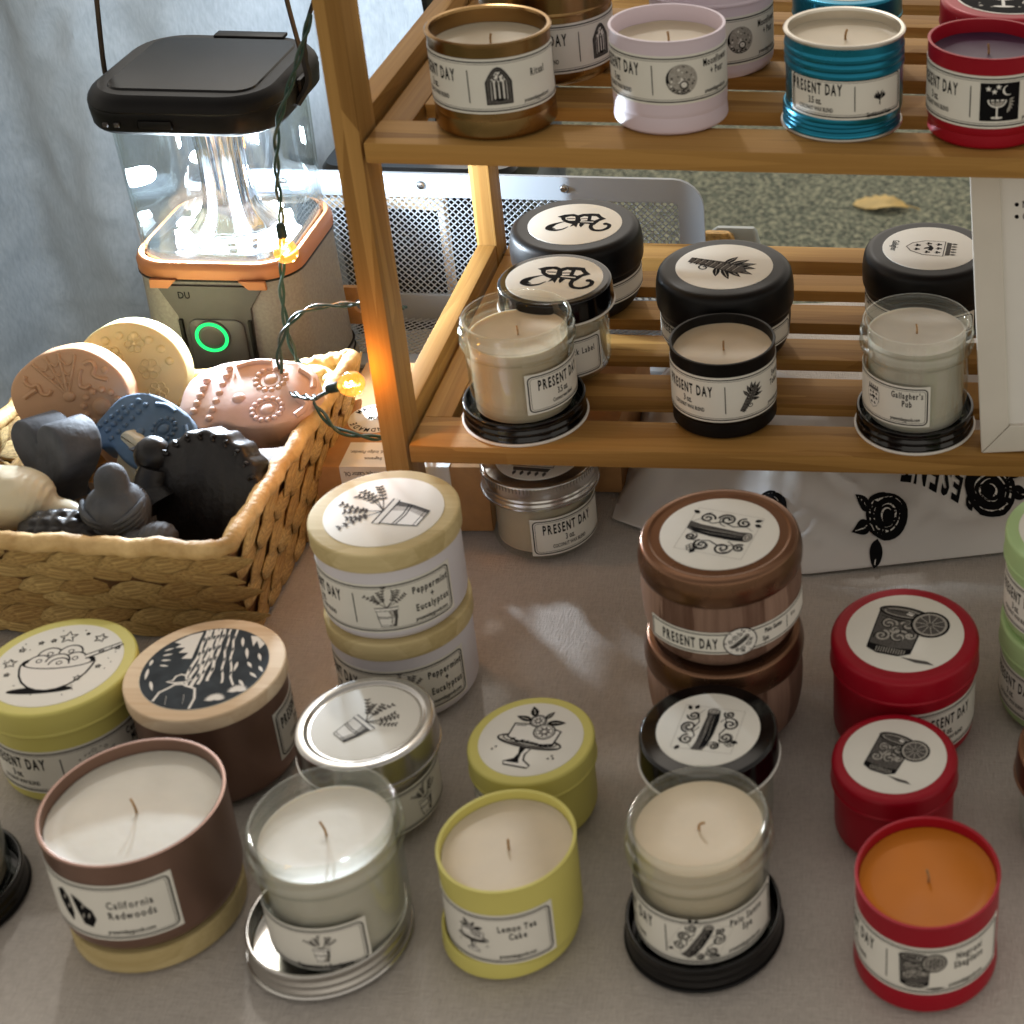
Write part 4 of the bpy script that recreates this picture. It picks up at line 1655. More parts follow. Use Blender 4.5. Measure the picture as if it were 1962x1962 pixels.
V, F = loft([sec(0, .110, r=.024), sec(.003, .113, r=.026), sec(.012, .113, r=.026), sec(.014, .109, r=.024), sec(.018, .108, r=.024), sec(.030, .107, r=.024), sec(.100, .1050, r=.024), sec(.1155, .1050, r=.024)])
body = obj('body', V, F, 'lantern_grey', LN, ang=50)
for zz in (.016, .022):
    V, F = tube([(x, y, zz) for x, y in rrect(.1092, .1092, .025, 8)], .0009, 6, True)
    obj('groove_band', V, F, 'lantern_black', body)
# copper collar
V, F = loft([sec(.1138, .1070, r=.026), sec(.1145, .1080, r=.027), sec(.1205, .1084, r=.027), sec(.1215, .1080, r=.027), sec(.1240, .1060, r=.026), sec(.1255, .1035, r=.025), sec(.1255, .0995, r=.024), sec(.1225, .098, r=.024)], capb=False, capt=False)
collar = obj('collar', V, F, 'lantern_copper', LN, ang=30)
for sx in (-1, 1):
    V, F = loft([(.0, [(0, 0), (.017, 0), (.0175, .006), (.006, .006)])] * 1 + [(.0022, [(0, 0), (.017, 0), (.0175, .006), (.006, .006)])])
    M = Matrix.Translation((0, -.0542, .1150)) @ Matrix.Rotation(rad(90), 4, 'X')
    pts = []
    for v in V:
        q = (v[0] + .020, -v[1], v[2])
        pts.append(M @ Vector((q[0] * sx, q[1], q[2])))
    obj('collar_tab', pts, F, 'lantern_copper', collar, smooth=False)
V, F = tube([(x, y, .1136) for x, y in rrect(.1064, .1064, .026, 8)], .0012, 6, True)
obj('collar_seal', V, F, 'lantern_black', collar)
# front panel
yf = -.0526
fp = [(-.034, .110), (.034, .110), (.024, .094), (.022, .05), (.027, .004), (-.027, .004), (-.022, .05), (-.024, .088)]
V = [(x, yf - .0022 - .0004 * (z < .02), z) for x, z in fp] + [(x * 1.04, yf + .003, z) for x, z in fp]
F = [tuple(range(8))] + [(i, i + 8, (i + 1) % 8 + 8, (i + 1) % 8) for i in range(8)]
panel = obj('front_panel', V, F, 'lantern_dark', LN, smooth=False)
pl = rrect(.036, .044, .006, 5, 0, .064)
V, F = loft([(0, pl), (.0012, pl), (.0018, [(x * .96, (z - .064) * .96 + .064) for x, z in pl])])
obj('button_plate', [(v[0], yf - .0022 - v[2], v[1]) for v in V], F, 'lantern_dark', panel)
V, F = lathe(soft([(0, .0030), (.0070, .0030, .0004), (.0085, .0022), (.0115, .0020, .0004), (.0115, 0)], .0003), 40)
obj('power_button', [(v[0] - .003, yf - .0036 - v[2], v[1] + .0745) for v in V], F, 'lantern_dark', panel)
V, F = tube([(.0098 * math.cos(a * PI / 20) - .003, yf - .0062, .0745 + .0098 * math.sin(a * PI / 20)) for a in range(40)], .0011, 8, True)
obj('indicator_ring', V, F, 'led_green', panel)
MB().bbox(-.0125, .0105, yf - .0075, yf - .002, .012, .044, .0015).build('port_flap', 'lantern_dark', panel)
MB().bbox(.0110, .0165, yf - .0066, yf - .002, .026, .041, .0012).build('flap_hinge', 'lantern_grey', panel)
for sx in (-1, 1):
    MB().bbox(sx * .0225 - .0012, sx * .0225 + .0012, yf - .0045, yf - .0018, .008, .086, .0006).build('panel_rib', 'lantern_black', panel)
p = Print()
p.text('DU', -.0215, .1010, .0070, .8, 'l', 'k', .02)
p.build('print', lambda v: (v[0], yf - .00235 - v[2], v[1]), panel)
# reflector plate and flared column
V, F = loft([sec(.1225, .0965, r=.023), sec(.1262, .0955, r=.023), sec(.1290, .0920, r=.022), sec(.1272, .084, r=.022), sec(.1262, .076, r=.022)], capb=False)
obj('reflector_plate', V, F, 'chrome', LN, ang=25)
prof = [(.0300, .1262), (.0285, .1285), (.0300, .1300), (.0262, .1318), (.0240, .1345), (.0205, .1385), (.0175, .1440), (.0158, .1520), (.0150, .1640), (.0150, .1860), (.0158, .2050), (.0185, .2160)]
V, F = lathe(prof, 56)
ripple = []
for v in V:
    a = math.atan2(v[1], v[0])
    k = 1 + .03 * math.sin(a * 14) * (1 if v[2] > .133 else .3)
    ripple.append((v[0] * k, v[1] * k, v[2]))
obj('reflector_column', ripple, F, 'chrome', LN, ang=60)
for k in range(12):
    a = 2 * PI * k / 12
    M = Matrix.Translation((.0345 * math.cos(a), .0345 * math.sin(a), .1290)) @ Matrix.Rotation(a, 4, 'Z')
    MB().bbox(-.0026, .0026, -.0046, .0046, -.0014, .0014, .0006, M).build('led_chip', 'led_white', LN)
V, F = tube([(.0300 * math.cos(a * PI / 32), .0300 * math.sin(a * PI / 32), .1306) for a in range(64)], .0011, 6, True)
obj('led_ring', V, F, 'led_top', LN)
V, F = loft([sec(.2165, .088, r=.02), sec(.2150, .088, r=.02), sec(.2150, .080, r=.02), sec(.2165, .080, r=.02)], capb=False, capt=False)
obj('upper_diffuser', V, F, 'led_top', LN)
for sx in (-1, 1):
    for sy in (-1, 1):
        ld = bpy.data.lights.new('led_light', 'POINT')
        ld.energy = 4.8 if sy < 0 else .6
        ld.color = (.80, .90, 1.0)
        ld.shadow_soft_size = .006
        lo = bpy.data.objects.new('led_light', ld)
        COL.objects.link(lo)
        lo.location = (sx * .029, sy * .029, .152)
        lo.parent = LN
# clear body, a shell slightly wider at the top
V, F = loft([sec(.1262, .0985, r=.024, n=8), sec(.1290, .1000, r=.025, n=8), sec(.2100, .1040, r=.026, n=8), sec(.2185, .1040, r=.026, n=8)], capb=False, capt=False)
obj('clear_body', V, F, 'lantern_glass', LN, ang=60)
V, F = loft([sec(.1268, .0955, r=.023, n=8), sec(.1300, .0968, r=.024, n=8), sec(.2100, .1008, r=.025, n=8), sec(.2185, .1008, r=.025, n=8)], capb=False, capt=False)
obj('inner_liner', V, F, 'lantern_glass', LN, ang=60)
# cap
V, F = loft([sec(.2160, .112, .112, .026), sec(.2170, .1165, .1165, .029), sec(.2190, .1195, .1195, .031), sec(.2290, .1215, .1215, .032), sec(.2310, .1205, .1205, .032), sec(.2320, .1215, .1215, .032), sec(.2355, .1200, .1200, .032), sec(.2390, .1150, .1150, .030), sec(.2410, .1080, .1080, .027)])
cap = obj('cap', V, F, 'lantern_black', LN, ang=28)
V, F = loft([sec(.2411, .092, .092, .012), sec(.2422, .091, .091, .012), sec(.2422, .089, .089, .011)])
obj('solar_panel', V, F, 'solar_glass', cap, ang=30)
for sx in (-.040, -.033):
    MB().bbox(sx - .0016, sx + .0016, -.0618, -.0600, .2225, .2255, .0006).build('port_cover', 'lantern_dark', cap)
MB().bbox(-.020, .001, -.0622, -.0602, .2215, .2275, .0018).build('thumb_latch', 'lantern_black', cap)
MB().bbox(-.012, .034, .048, .058, .2408, .2432, .0008).build('cap_hinge', 'lantern_black', cap)
for s in (-1, 1):
    MB().bbox(s * .0605 - .0025, s * .0605 + .0025, -.007, .007, .2215, .2350, .0015).build('handle_pivot', 'lantern_black', cap)
pts = [(-.0640, 0, .2280), (-.0645, .001, .24), (-.0610, .003, .28), (-.0560, .006, .33), (-.040, .010, .372), (0, .012, .388), (.040, .010, .372), (.0545, .006, .33), (.0590, .003, .28), (.0640, .001, .24), (.0640, 0, .2280)]
V, F = tube(spline(pts, 8), .0016, 8)
obj('bail_handle', V, F, 'handle_steel', LN)
pts = [(.0600, -.012, .2200), (.0665, -.004, .2320), (.0650, .0, .2480), (.0690, .002, .2680), (.0760, .004, .2860), (.0800, .004, .300)]
V, F = tube(spline(pts, 6), [.0024 if i < 14 else .0014 for i in range(31)], 6)
obj('strap', V, F, 'cord_black', LN)

# ================================================================== WOVEN BASKET OF SOAPS
BK = thing('woven_basket', 'straw-coloured woven basket full of soaps in front of lantern', 'basket', (0, 0, 0))
BZ = .085
B = [Vector((-.372, .742, .002)), Vector((-.372, .893, .002)), Vector((-.533, .893, .002)), Vector((-.533, .742, .002))]
T = [Vector((-.3605, .7080, BZ)), Vector((-.3540, .9120, BZ)), Vector((-.549, .9120, .066)), Vector((-.549, .7160, BZ))]
MB().box(-.533, -.372, .742, .893, .0006, .004).build('base', 'straw_dark', BK, smooth=False)
# one strand: a fat lens-shaped blade, instanced along the walls
LV, LF = [], []
NS = 6
for i in range(NS + 1):
    t = i / NS
    wv = math.sin(PI * t ** .8) ** .8 if 0 < t < 1 else .10
    for a in range(6):
        an = 2 * PI * a / 6
        LV.append(((t - .5), .5 * wv * math.cos(an), .5 * wv * math.sin(an)))
for i in range(NS):
    for a in range(6):
        LF.append((i * 6 + a, i * 6 + (a + 1) % 6, (i + 1) * 6 + (a + 1) % 6, (i + 1) * 6 + a))
LF += [tuple(range(5, -1, -1)), tuple(range(NS * 6, NS * 6 + 6))]
strand0 = obj('strand', LV, LF, 'straw', BK, ang=70)
strand_me = strand0.data
first = [strand0]


def strand(M):
    if first:
        o = first.pop()
    else:
        o = bpy.data.objects.new('strand', strand_me)
        COL.objects.link(o)
        o.parent = BK
    o.matrix_local = M


def wall(b0, b1, t0, t1, rows, cols, out, r0=0, rn=None, sgn=1, backm=True):
    """woven wall between bottom edge b0-b1 and top edge t0-t1"""
    P = lambda u, v: (b0.lerp(b1, u)).lerp(t0.lerp(t1, u), v)
    if backm:
        nrm = (b1 - b0).cross(t0 - b0).normalized()
        V = [P(u, v) + nrm * d for d in (.0013, -.0013) for v in (0, .98) for u in (0, 1)]
        obj('wall', V, [(0, 1, 3, 2), (4, 6, 7, 5), (0, 4, 5, 1), (2, 3, 7, 6), (0, 2, 6, 4), (1, 5, 7, 3)], 'straw_dark', BK, smooth=False)
    for r_ in range(r0, rn or rows):
        for c in range(cols):
            u = (c + .5 + (.5 if r_ % 2 else 0)) / cols
            if u > 1.01:
                continue
            v = (r_ + .5) / rows * .97
            u2 = min(.985, max(.015, u + rnd.uniform(-.012, .012)))
            ctr = P(u2, v + rnd.uniform(-.008, .008))
            du = (P(min(1, u2 + .02), v) - P(max(0, u2 - .02), v)).normalized()
            dv = (P(u2, min(1, v + .02)) - P(u2, max(0, v - .02))).normalized()
            nr = du.cross(dv).normalized() * sgn
            wlen = (t1 - t0).length / cols
            hgt = (t0 - b0).length / rows
            tilt = rad((-24 if r_ % 2 == 0 else 9) + rnd.uniform(-5, 5)) * (1 if out else -1)
            X = (du * math.cos(tilt) + dv * math.sin(tilt))
            Y = nr.cross(X)
            s = rnd.uniform(.93, 1.08)
            L_, W_, T_ = wlen * 1.36 * s, hgt * 1.30 * s, .0044
            lift = rnd.uniform(.0008, .0022) + .0012
            Xt = (X - nr * .10).normalized()
            Yt = nr.cross(Xt).normalized()
            Zt = Xt.cross(Yt)
            M = Matrix(((Xt.x * L_, Yt.x * W_, Zt.x * T_, 0), (Xt.y * L_, Yt.y * W_, Zt.y * T_, 0), (Xt.z * L_, Yt.z * W_, Zt.z * T_, 0), (0, 0, 0, 1)))
            M.translation = ctr + nr * lift
            strand(M)


TM, BM = Vector((-.418, .9120, .067)), Vector((-.418, .893, .002))
wall(B[3], B[0], T[3], T[0], 6, 7, True, sgn=1)
wall(B[0], B[1], T[0], T[1], 6, 7, True, sgn=1)
wall(B[1], BM, T[1], TM, 6, 3, False, r0=2, sgn=-1)
wall(BM, B[2], TM, T[2], 5, 5, False, r0=2, sgn=-1)
wall(B[2], B[3], T[2], T[3], 6, 7, False, r0=2, sgn=-1)
# wrapped rim: a tube with a helical wrap
rim = []
crn = [T[3], T[0], T[1], TM, T[2]]
for i in range(5):
    a, b = crn[i], crn[(i + 1) % 5]
    d = (b - a)
    L = d.length
    rim += [a + d * t for t in [.05 + .90 * k / 46 for k in range(47)]]
    e = crn[(i + 2) % 5] - b
    for k in range(1, 6):
        q = k / 6
        rim.append((b - d * .05) * (1 - q) ** 2 + b * 2 * q * (1 - q) + (b + e * .05) * q * q)
V, F = tube([v + Vector((0, 0, .0012 * noise.noise(v * 60))) for v in rim], .0052, 10, True)
n = 10
for i in range(len(rim)):
    for k in range(n):
        c = rim[i]
        a = 2 * PI * k / n
        f_ = 1 + .13 * math.sin(i * .85 + a) + .06 * math.sin(i * 2.3 - a)
        q = V[i * n + k] - c
        V[i * n + k] = c + q * f_
obj('rim', V, F, 'rim_straw', BK, ang=80)

# ---- soaps
def soap_frame(loc, nrm, upv):
    """matrix whose local x,y span the soap face and local z points out of it"""
    Z = Vector(nrm).normalized()
    Y = Vector(upv)
    Y = (Y - Z * Y.dot(Z)).normalized()
    X = Y.cross(Z)
    M = Matrix((X, Y, Z)).transposed().to_4x4()
    M.translation = loc
    return M


def soap(name, label, M, outline, thick, m, relief=None, bev=.002, dome=0.0, grp='handmade soaps in the basket'):
    t = thing(name, label, 'soap', (0, 0, 0), 0, grp)
    t.matrix_world = M
    pts = [tuple(v[:2]) for v in spline([(x, y, 0) for x, y in outline], 5, True)]
    cx = sum(q[0] for q in pts) / len(pts)
    cy = sum(q[1] for q in pts) / len(pts)

    def ins(d):
        out = []
        N = len(pts)
        area = sum(pts[i][0] * pts[(i + 1) % N][1] - pts[(i + 1) % N][0] * pts[i][1] for i in range(N))
        sg = 1 if area > 0 else -1
        for i in range(N):
            a, b = Vector(pts[i - 1]), Vector(pts[(i + 1) % N])
            tt = (b - a).normalized()
            nn = Vector((-tt.y, tt.x)) * sg
            out.append((pts[i][0] + nn.x * d, pts[i][1] + nn.y * d))
        return out
    V, F = loft([(-thick, ins(bev)), (-thick + bev, ins(0)), (-bev, ins(0)), (-bev * .3, ins(bev * .3)), (0, ins(bev))])
    V = [Vector(v) + Vector((0, 0, 1)) * (.0006 * noise.noise(Vector(v) * 90)) for v in V]
    obj('bar', V, F, m, t, ang=45)
    if relief:
        mb = MB()
        relief(mb)
        mb.build('relief', m, t, ang=60)
    return t


def dome(mb, x, y, r, h=.0015, n=14):
    mb.lathe([(r, -.0005), (r * .95, h * .4), (r * .75, h * .8), (r * .4, h), (0, h)], n, Matrix.Translation((x, y, 0)))


def ringb(mb, x, y, r, w, n=24):
    mb.tube([(x + r * math.cos(2 * PI * i / n), y + r * math.sin(2 * PI * i / n), 0) for i in range(n)], w, 6, True)


def flower(mb, x, y, r, n=12, w=.0011):
    dome(mb, x, y, r * .45, .0016)
    ringb(mb, x, y, r * .68, w * .7)
    for k in range(n):
        a = 2 * PI * k / n
        dome(mb, x + r * .92 * math.cos(a), y + r * .92 * math.sin(a), r * .2, .0015, 8)


def stroke(mb, pts, w=.0011):
    P = spline([(x, y, .0002) for x, y in pts], 4)
    mb.tube(P, w, 6)


K = .0000555          # metres per pixel of the close look at the tan soap
def tp(x, y):
    return ((x - 830) * K, (830 - y) * K)


skull = [tp(*q) for q in ((165, 760), (190, 560), (310, 400), (500, 250), (820, 170), (1050, 225), (1250, 370), (1365, 560), (1390, 690), (1465, 820), (1450, 930), (1400, 1000), (1400, 1200), (1370, 1350), (1190, 1460), (1060, 1340), (960, 1160), (650, 1100), (300, 1040))]


def rel_tan(mb):
    pr = tp(760, 690)
    for x, y in ((400, 360), (530, 280), (670, 230), (840, 230)):
        q = tp(x, y)
        stroke(mb, [pr, ((pr[0] + q[0]) / 2, (pr[1] + q[1]) / 2), q], .0010)
    for f_ in (.35, .58, .85):
        row = []
        pts = [tp(400, 360), tp(530, 280), tp(670, 230), tp(840, 230)]
        for i, q in enumerate(pts):
            row.append((pr[0] + (q[0] - pr[0]) * f_, pr[1] + (q[1] - pr[1]) * f_))
            if i < 3:
                w = pts[i + 1]
                m_ = ((q[0] + w[0]) / 2, (q[1] + w[1]) / 2)
                row.append((pr[0] + (m_[0] - pr[0]) * f_ * .86, pr[1] + (m_[1] - pr[1]) * f_ * .86))
        stroke(mb, row, .0008)
    dome(mb, *tp(770, 700), .0036, .002)
    x, y = tp(1105, 800)
    dome(mb, x, y, .0058, .0024, 20)
    for k in range(12):
        a = 2 * PI * k / 12
        dome(mb, x + .0105 * math.cos(a), y + .0105 * math.sin(a), .0022, .002, 8)
    stroke(mb, [tp(930, 330), tp(1000, 300), tp(1040, 360), tp(1020, 440), tp(1080, 480), tp(1170, 495)], .0014)
    stroke(mb, [tp(900, 390), tp(880, 480), tp(880, 570), tp(940, 600), tp(990, 560)], .0013)
    stroke(mb, [tp(330, 500), tp(320, 560), tp(390, 610), tp(450, 590), tp(490, 680), tp(560, 690), tp(590, 640)], .0013)
    stroke(mb, [tp(310, 740), tp(370, 690), tp(440, 640)], .0016)
    dome(mb, *tp(1140, 390), .0022, .0016)
    stroke(mb, [tp(1370, 990), tp(1250, 1040), tp(1250, 1140), tp(1190, 1180), tp(1100, 1250), tp(1080, 1220)], .0013)
    stroke(mb, [tp(1180, 1160), tp(1200, 1250)], .0011)


soap('soap_bar', 'tan skull-profile soap carved with fan web and flower', soap_frame((-.4990, .8430, .0850), (.10, -.93, .28), (0.06, .2, 1)), skull, .017, 'soap_tan', rel_tan)


def rel_cream(mb):
    for x, y, r in ((-.004, -.004, .007), (.012, .004, .0068), (.016, -.010, .006), (-.010, .012, .0066), (.004, .020, .006)):
        for k in range(6):
            a = 2 * PI * k / 6
            ringb(mb, x + r * .62 * math.cos(a), y + r * .62 * math.sin(a), r * .36, .0006, 10)
        dome(mb, x, y, r * .28, .0015)
    for k in range(7):
        a = rad(20 + k * 20)
        dome(mb, .0255 * math.cos(a), .0255 * math.sin(a), .0026, .002, 10)
    stroke(mb, [(.010, -.026), (.016, -.020), (.012, -.014), (.020, -.018)], .0011)
    stroke(mb, [(-.002, -.024), (.004, -.020), (.006, -.027)], .0011)


soap('soap_bar', 'pale yellow round soap with raised flowers behind the tan one', soap_frame((-.4820, .8800, .0860), (.12, -.93, .30), (0, .2, 1)), circ(0, 0, .0335, 16), .017, 'soap_cream', rel_cream)


def heart(s):
    out = []
    for k in range(18):
        a = 2 * PI * k / 18
        out.append((s * 16 * math.sin(a) ** 3 / 17, s * (13 * math.cos(a) - 5 * math.cos(2 * a) - 2 * math.cos(3 * a) - math.cos(4 * a)) / 17))
    return out[::-1]


soap('soap_bar', 'charcoal heart-shaped soap leaning at the left of the basket', soap_frame((-.4960, .7900, .0850), (-.55, -.82, .16), (-.30, .0, 1)), heart(.0300), .024, 'soap_charcoal', None, bev=.0022)
soap('soap_bar', 'dark brown soap slab lying under the charcoal heart', soap_frame((-.4800, .7900, .0480), (.05, -.3, 1), (0, 1, .2)), rrect(.058, .045, .010, 3), .022, 'soap_brown')
skull2 = [(-.030, -.004), (-.028, .010), (-.016, .019), (.004, .021), (.024, .017), (.033, .004), (.030, -.011), (.018, -.019), (.002, -.020), (-.010, -.017), (-.018, -.020), (-.028, -.014)]


def rel_skull(mb):
    flower(mb, .010, .006, .0075, 12)
    flower(mb, .011, -.0095, .0072, 12)
    dome(mb, -.0015, -.002, .0026, .0016)
    for k in range(6):
        dome(mb, -.014 + .0006 * k, -.0135 + k * .0052, .0017, .0016, 8)
        dome(mb, -.020 + .0006 * k, -.0105 + k * .0046, .0019, .0016, 8)
    stroke(mb, [(.020, .014), (.026, .009), (.028, .002)], .0015)
    stroke(mb, [(.022, -.004), (.027, -.009), (.024, -.014)], .0015)
    stroke(mb, [(-.006, .016), (.001, .0185), (.008, .018)], .0014)
    for k in range(5):
        dome(mb, -.026 + .001 * k, -.011 + k * .004, .0014, .0014, 8)


soap('soap_bar', 'slate blue sugar skull soap in the middle of the basket', soap_frame((-.4455, .8150, .0890), (-.10, -.52, .85), (.50, .80, .35)), [(x * 1.02, y * 1.02) for x, y in skull2], .018, 'soap_blue', rel_skull)
soap('soap_bar', 'pink sugar skull soap lying on the right of the basket', soap_frame((-.3945, .8430, .0985), (.02, -.30, .95), (-.10, .95, .30)), [(x * 1.25, y * 1.30) for x, y in skull2], .022, 'soap_pink',
     lambda mb: (flower(mb, .012, .010, .0095, 14), flower(mb, .014, -.0135, .0092, 14), dome(mb, -.004, -.004, .004, .002), [dome(mb, -.018 + .0007 * k, -.019 + k * .0065, .0023, .0022, 8) for k in range(7)], [dome(mb, -.028 + .0007 * k, -.013 + k * .006, .0024, .002, 8) for k in range(5)],
                 stroke(mb, [(.028, .017), (.036, .010), (.038, .002)], .002), stroke(mb, [(.030, -.006), (.036, -.012), (.031, -.019)], .002), stroke(mb, [(-.010, .021), (.0, .0245), (.010, .024)], .0019)))
soap('soap_bar', 'small pale yellow flower soap in the basket corner by the bulb', soap_frame((-.3740, .8820, .0790), (.05, -.35, .93), (0, 1, .3)), circ(0, 0, .019, 12), .015, 'soap_cream',
     lambda mb: [dome(mb, .013 * math.cos(k * PI / 5), .013 * math.sin(k * PI / 5), .004, .0025, 10) for k in range(10)])


def rel_round(mb):
    # fan-tail knuckles along the rim and a small bird head at the left
    for k in range(11):
        a = rad(12 + k * 15)
        stroke(mb, [(.0300 * math.cos(a), .0300 * math.sin(a)), (.0322 * math.cos(a + .05), .0322 * math.sin(a + .05)), (.0335 * math.cos(a), .0335 * math.sin(a))], .0012)
    M = Matrix.Translation((-.0375, .013, -.003)) @ Matrix.Diagonal((1, 1, .8, 1))
    mb.lathe([(0, -.011), (.006, -.009), (.0100, -.004), (.0108, 0), (.0095, .005), (.0055, .0092), (0, .0108)], 20, M)
    mb.add([(-.0475, .014, -.003), (-.0455, .0175, -.003), (-.0455, .0105, -.003), (-.0455, .014, .0015), (-.0540, .0125, -.003)], [(1, 3, 4), (3, 2, 4), (2, 1, 4), (1, 2, 3)])
    V = spline([(-.034, .006, -.003), (-.034, -.006, -.002), (-.026, -.014, -.002)], 5)
    mb.tube(V, [.009, .0092, .0095, .0098, .010, .0105, .011, .0115, .012, .0125, .013], 12)


soap('soap_bar', 'large glossy black round soap shaped like a fan-tailed bird', soap_frame((-.3965, .7700, .0780), (-.22, -.86, .42), (0.12, .2, 1)), [(.0350 * (1 + .022 * math.cos(k * PI)) * math.cos(2 * PI * k / 36), .0350 * (1 + .022 * math.cos(k * PI)) * math.sin(2 * PI * k / 36)) for k in range(36)], .018, 'soap_black', rel_round, bev=.003)


def blob(name, label, loc, m, pieces, tex=.0, rz=0.0, res=.0016, grp='handmade soaps in the basket', extra=None):
    """one continuous body out of blended ellipsoids; pieces (x,y,z,rx,ry,rz)"""
    b = bmesh.new()
    bmesh.ops.create_icosphere(b, subdivisions=5, radius=1)
    cx = sum(q[0] * q[3] for q in pieces) / sum(q[3] for q in pieces)
    cy = sum(q[1] * q[3] for q in pieces) / sum(q[3] for q in pieces)
    cz = sum(q[2] * q[3] for q in pieces) / sum(q[3] for q in pieces)

    def f_(P):
        s_ = 0
        for x, y, z, rx, ry, rzz in pieces:
            d = ((P.x - x) / rx) ** 2 + ((P.y - y) / ry) ** 2 + ((P.z - z) / rzz) ** 2
            s_ += math.exp(-3.6 * (d - 1))
        return s_
    for v in b.verts:
        d = v.co.normalized()
        lo, hi = 0, .09
        step = .0015
        t_ = hi
        while t_ > 0 and f_(Vector((cx, cy, cz)) + d * t_) < 1:
            t_ -= step
        v.co = Vector((cx, cy, cz)) + d * (t_ + step * .5)
    for _ in range(2):
        bmesh.ops.smooth_vert(b, verts=b.verts[:], factor=.5, use_axis_x=True, use_axis_y=True, use_axis_z=True)
    if tex:
        for v in b.verts:
            v.co += v.co.normalized() * tex * noise.noise(v.co * 130)
    if extra:
        extra(b)
    t = thing(name, label, 'soap', loc, rz, grp)
    V = [v.co.copy() for v in b.verts]
    b.verts.index_update()
    F = [tuple(q.index for q in f.verts) for f in b.faces]
    b.free()
    obj('bar', V, F, m, t, ang=80)
    return t


def feathers(b):
    for v in b.verts:
        p_ = v.co
        if p_.y < .004 and p_.z < .012:
            s_ = math.sin((p_.z + abs(p_.x) * .55) * 1500)
            v.co.y -= .0006 * s_
            v.co.x += .0003 * s_ * (1 if p_.x > 0 else -1)
            if abs(p_.x) < .0022 and p_.z < .004:
                v.co.y += .0022


bird = blob('soap_figure', 'charcoal bird-shaped soap with folded wings at the basket front', (-.4345, .7480, .0800), 'soap_charcoal',
     [(0, 0, .0, .0178, .0155, .0165), (0, .002, .0205, .0088, .0086, .0088), (0, -.002, -.012, .0145, .013, .010)], .0004, .1, extra=None)
for sx in (-1, 1):
    mb = MB()
    for k in range(6):
        z0 = .0075 - k * .0030
        pts = [(sx * .0160, -.0020 - k * .0004, z0 + .002), (sx * .0145, -.0085, z0), (sx * .0090, -.0138, z0 - .0030), (sx * .0030, -.0156 + .0003 * k, z0 - .0052 - .0006 * k)]
        P = spline(pts, 5)
        n_ = len(P)
        mb.tube(P, [.0006 + .0013 * math.sin(PI * min(1, (i + 1.5) / n_)) for i in range(n_)], 7)
    mb.build('wing', 'soap_charcoal', bird, ang=70)
mb = MB()
for k in range(4):
    mb.tube(spline([(-.0036 + .0024 * k, -.0145, -.006), (-.0030 + .0020 * k, -.0172, -.013), (-.0024 + .0016 * k, -.0170, -.020)], 4), .0014, 6)
mb.build('tail', 'soap_charcoal', bird, ang=70)
blob('soap_figure', 'glossy ivory bird-shaped soap at the left basket edge', (-.4950, .7560, .0770), 'soap_ivory',
     [(0, 0, .004, .022, .020, .017), (-.012, 0, .010, .014, .013, .012), (.024, .002, -.006, .014, .009, .009), (.040, .002, -.010, .012, .007, .006)], .0, -.1)


def berry(b):
    for v in b.verts:
        v.co += v.co.normalized() * (.0016 * abs(math.sin(v.co.x * 420) * math.sin(v.co.y * 420 + v.co.z * 300)))


blob('soap_figure', 'dark knobbly berry-like soap behind the front basket rim', (-.4620, .7350, .0740), 'soap_black', [(0, 0, 0, .022, .014, .012), (.010, 0, -.004, .016, .012, .010)], .0004, 0, extra=berry)
blob('soap_figure', 'small smooth dark round soap behind the front basket rim', (-.4060, .7300, .0760), 'soap_charcoal', [(0, 0, 0, .0105, .010, .0085), (-.012, 0, -.003, .008, .008, .006)], .0002)
soap('soap_bar', 'brown round soap lying beneath the blue skull', soap_frame((-.4270, .7950, .0560), (0, -.3, 1), (0, 1, .2)), circ(0, 0, .026, 12), .018, 'soap_brown')
soap('soap_bar', 'thin ivory soap slice standing behind the dark bird', soap_frame((-.4540, .8050, .0760), (-.5, -.8, .3), (.2, .1, 1)), rrect(.020, .030, .006, 3), .008, 'soap_ivory')
soap('soap_bar', 'brown soap block under the pink skull soap', soap_frame((-.4000, .8350, .0560), (.05, -.2, 1), (0, 1, .2)), rrect(.055, .05, .008, 3), .03, 'soap_brown')

# ================================================================== KRAFT BOXES
KB = thing('kraft_box', 'kraft soap box with printed label between basket and shelf leg', 'box', (-.3130, .9050, 0), rad(2))
MB().bbox(-.052, .052, -.0620, .062, .0004, .0482, .0008).build('carton', 'kraft', KB)
lb = MB()
lb.box(-.036, .030, -.0628, -.0622, .006, .0486)
lb.box(-.036, .030, -.0628, -.0360, .0484, .0488)
lbo = lb.build('paper_label', 'paper', KB, smooth=False)
p = Print()
for i, (tx, s_, bo) in enumerate((('Cocoa Butter, Lye, Castor Oil,', .0044, .012), ('Ingredients: Olive Oil, Coconut', .0044, .012), ('Rose Kaolin Clay', .0060, .04), ('Soap Bar (natural)', .0052, .03))):
    p.text(tx, .0335, .0030 + i * .0074, s_, .62, 'r', 'k', bo)
p.build('print', lambda v: (-v[0], -.06290 - v[2], .0480 - v[1]), lbo)
p = Print()
for i, tx in enumerate(('fragrance.', 'Acid, Indigo Powder,')):
    p.text(tx, .0335 - .010 * (i == 0), .0080 - i * .0072, .0046, .62, 'r', 'g', .012)
p.build('print', lambda v: (-v[0], -.0610 + v[1] * -1 + .0165, .04890 + v[2]), lbo)
V, F = lathe([(0, .0486), (.0170, .0486), (.0170, .0482)], 40)
stk = obj('round_sticker', [(v[0] - .0280, v[1] - .0080, v[2]) for v in V], F, 'paper', KB)
p = Print()
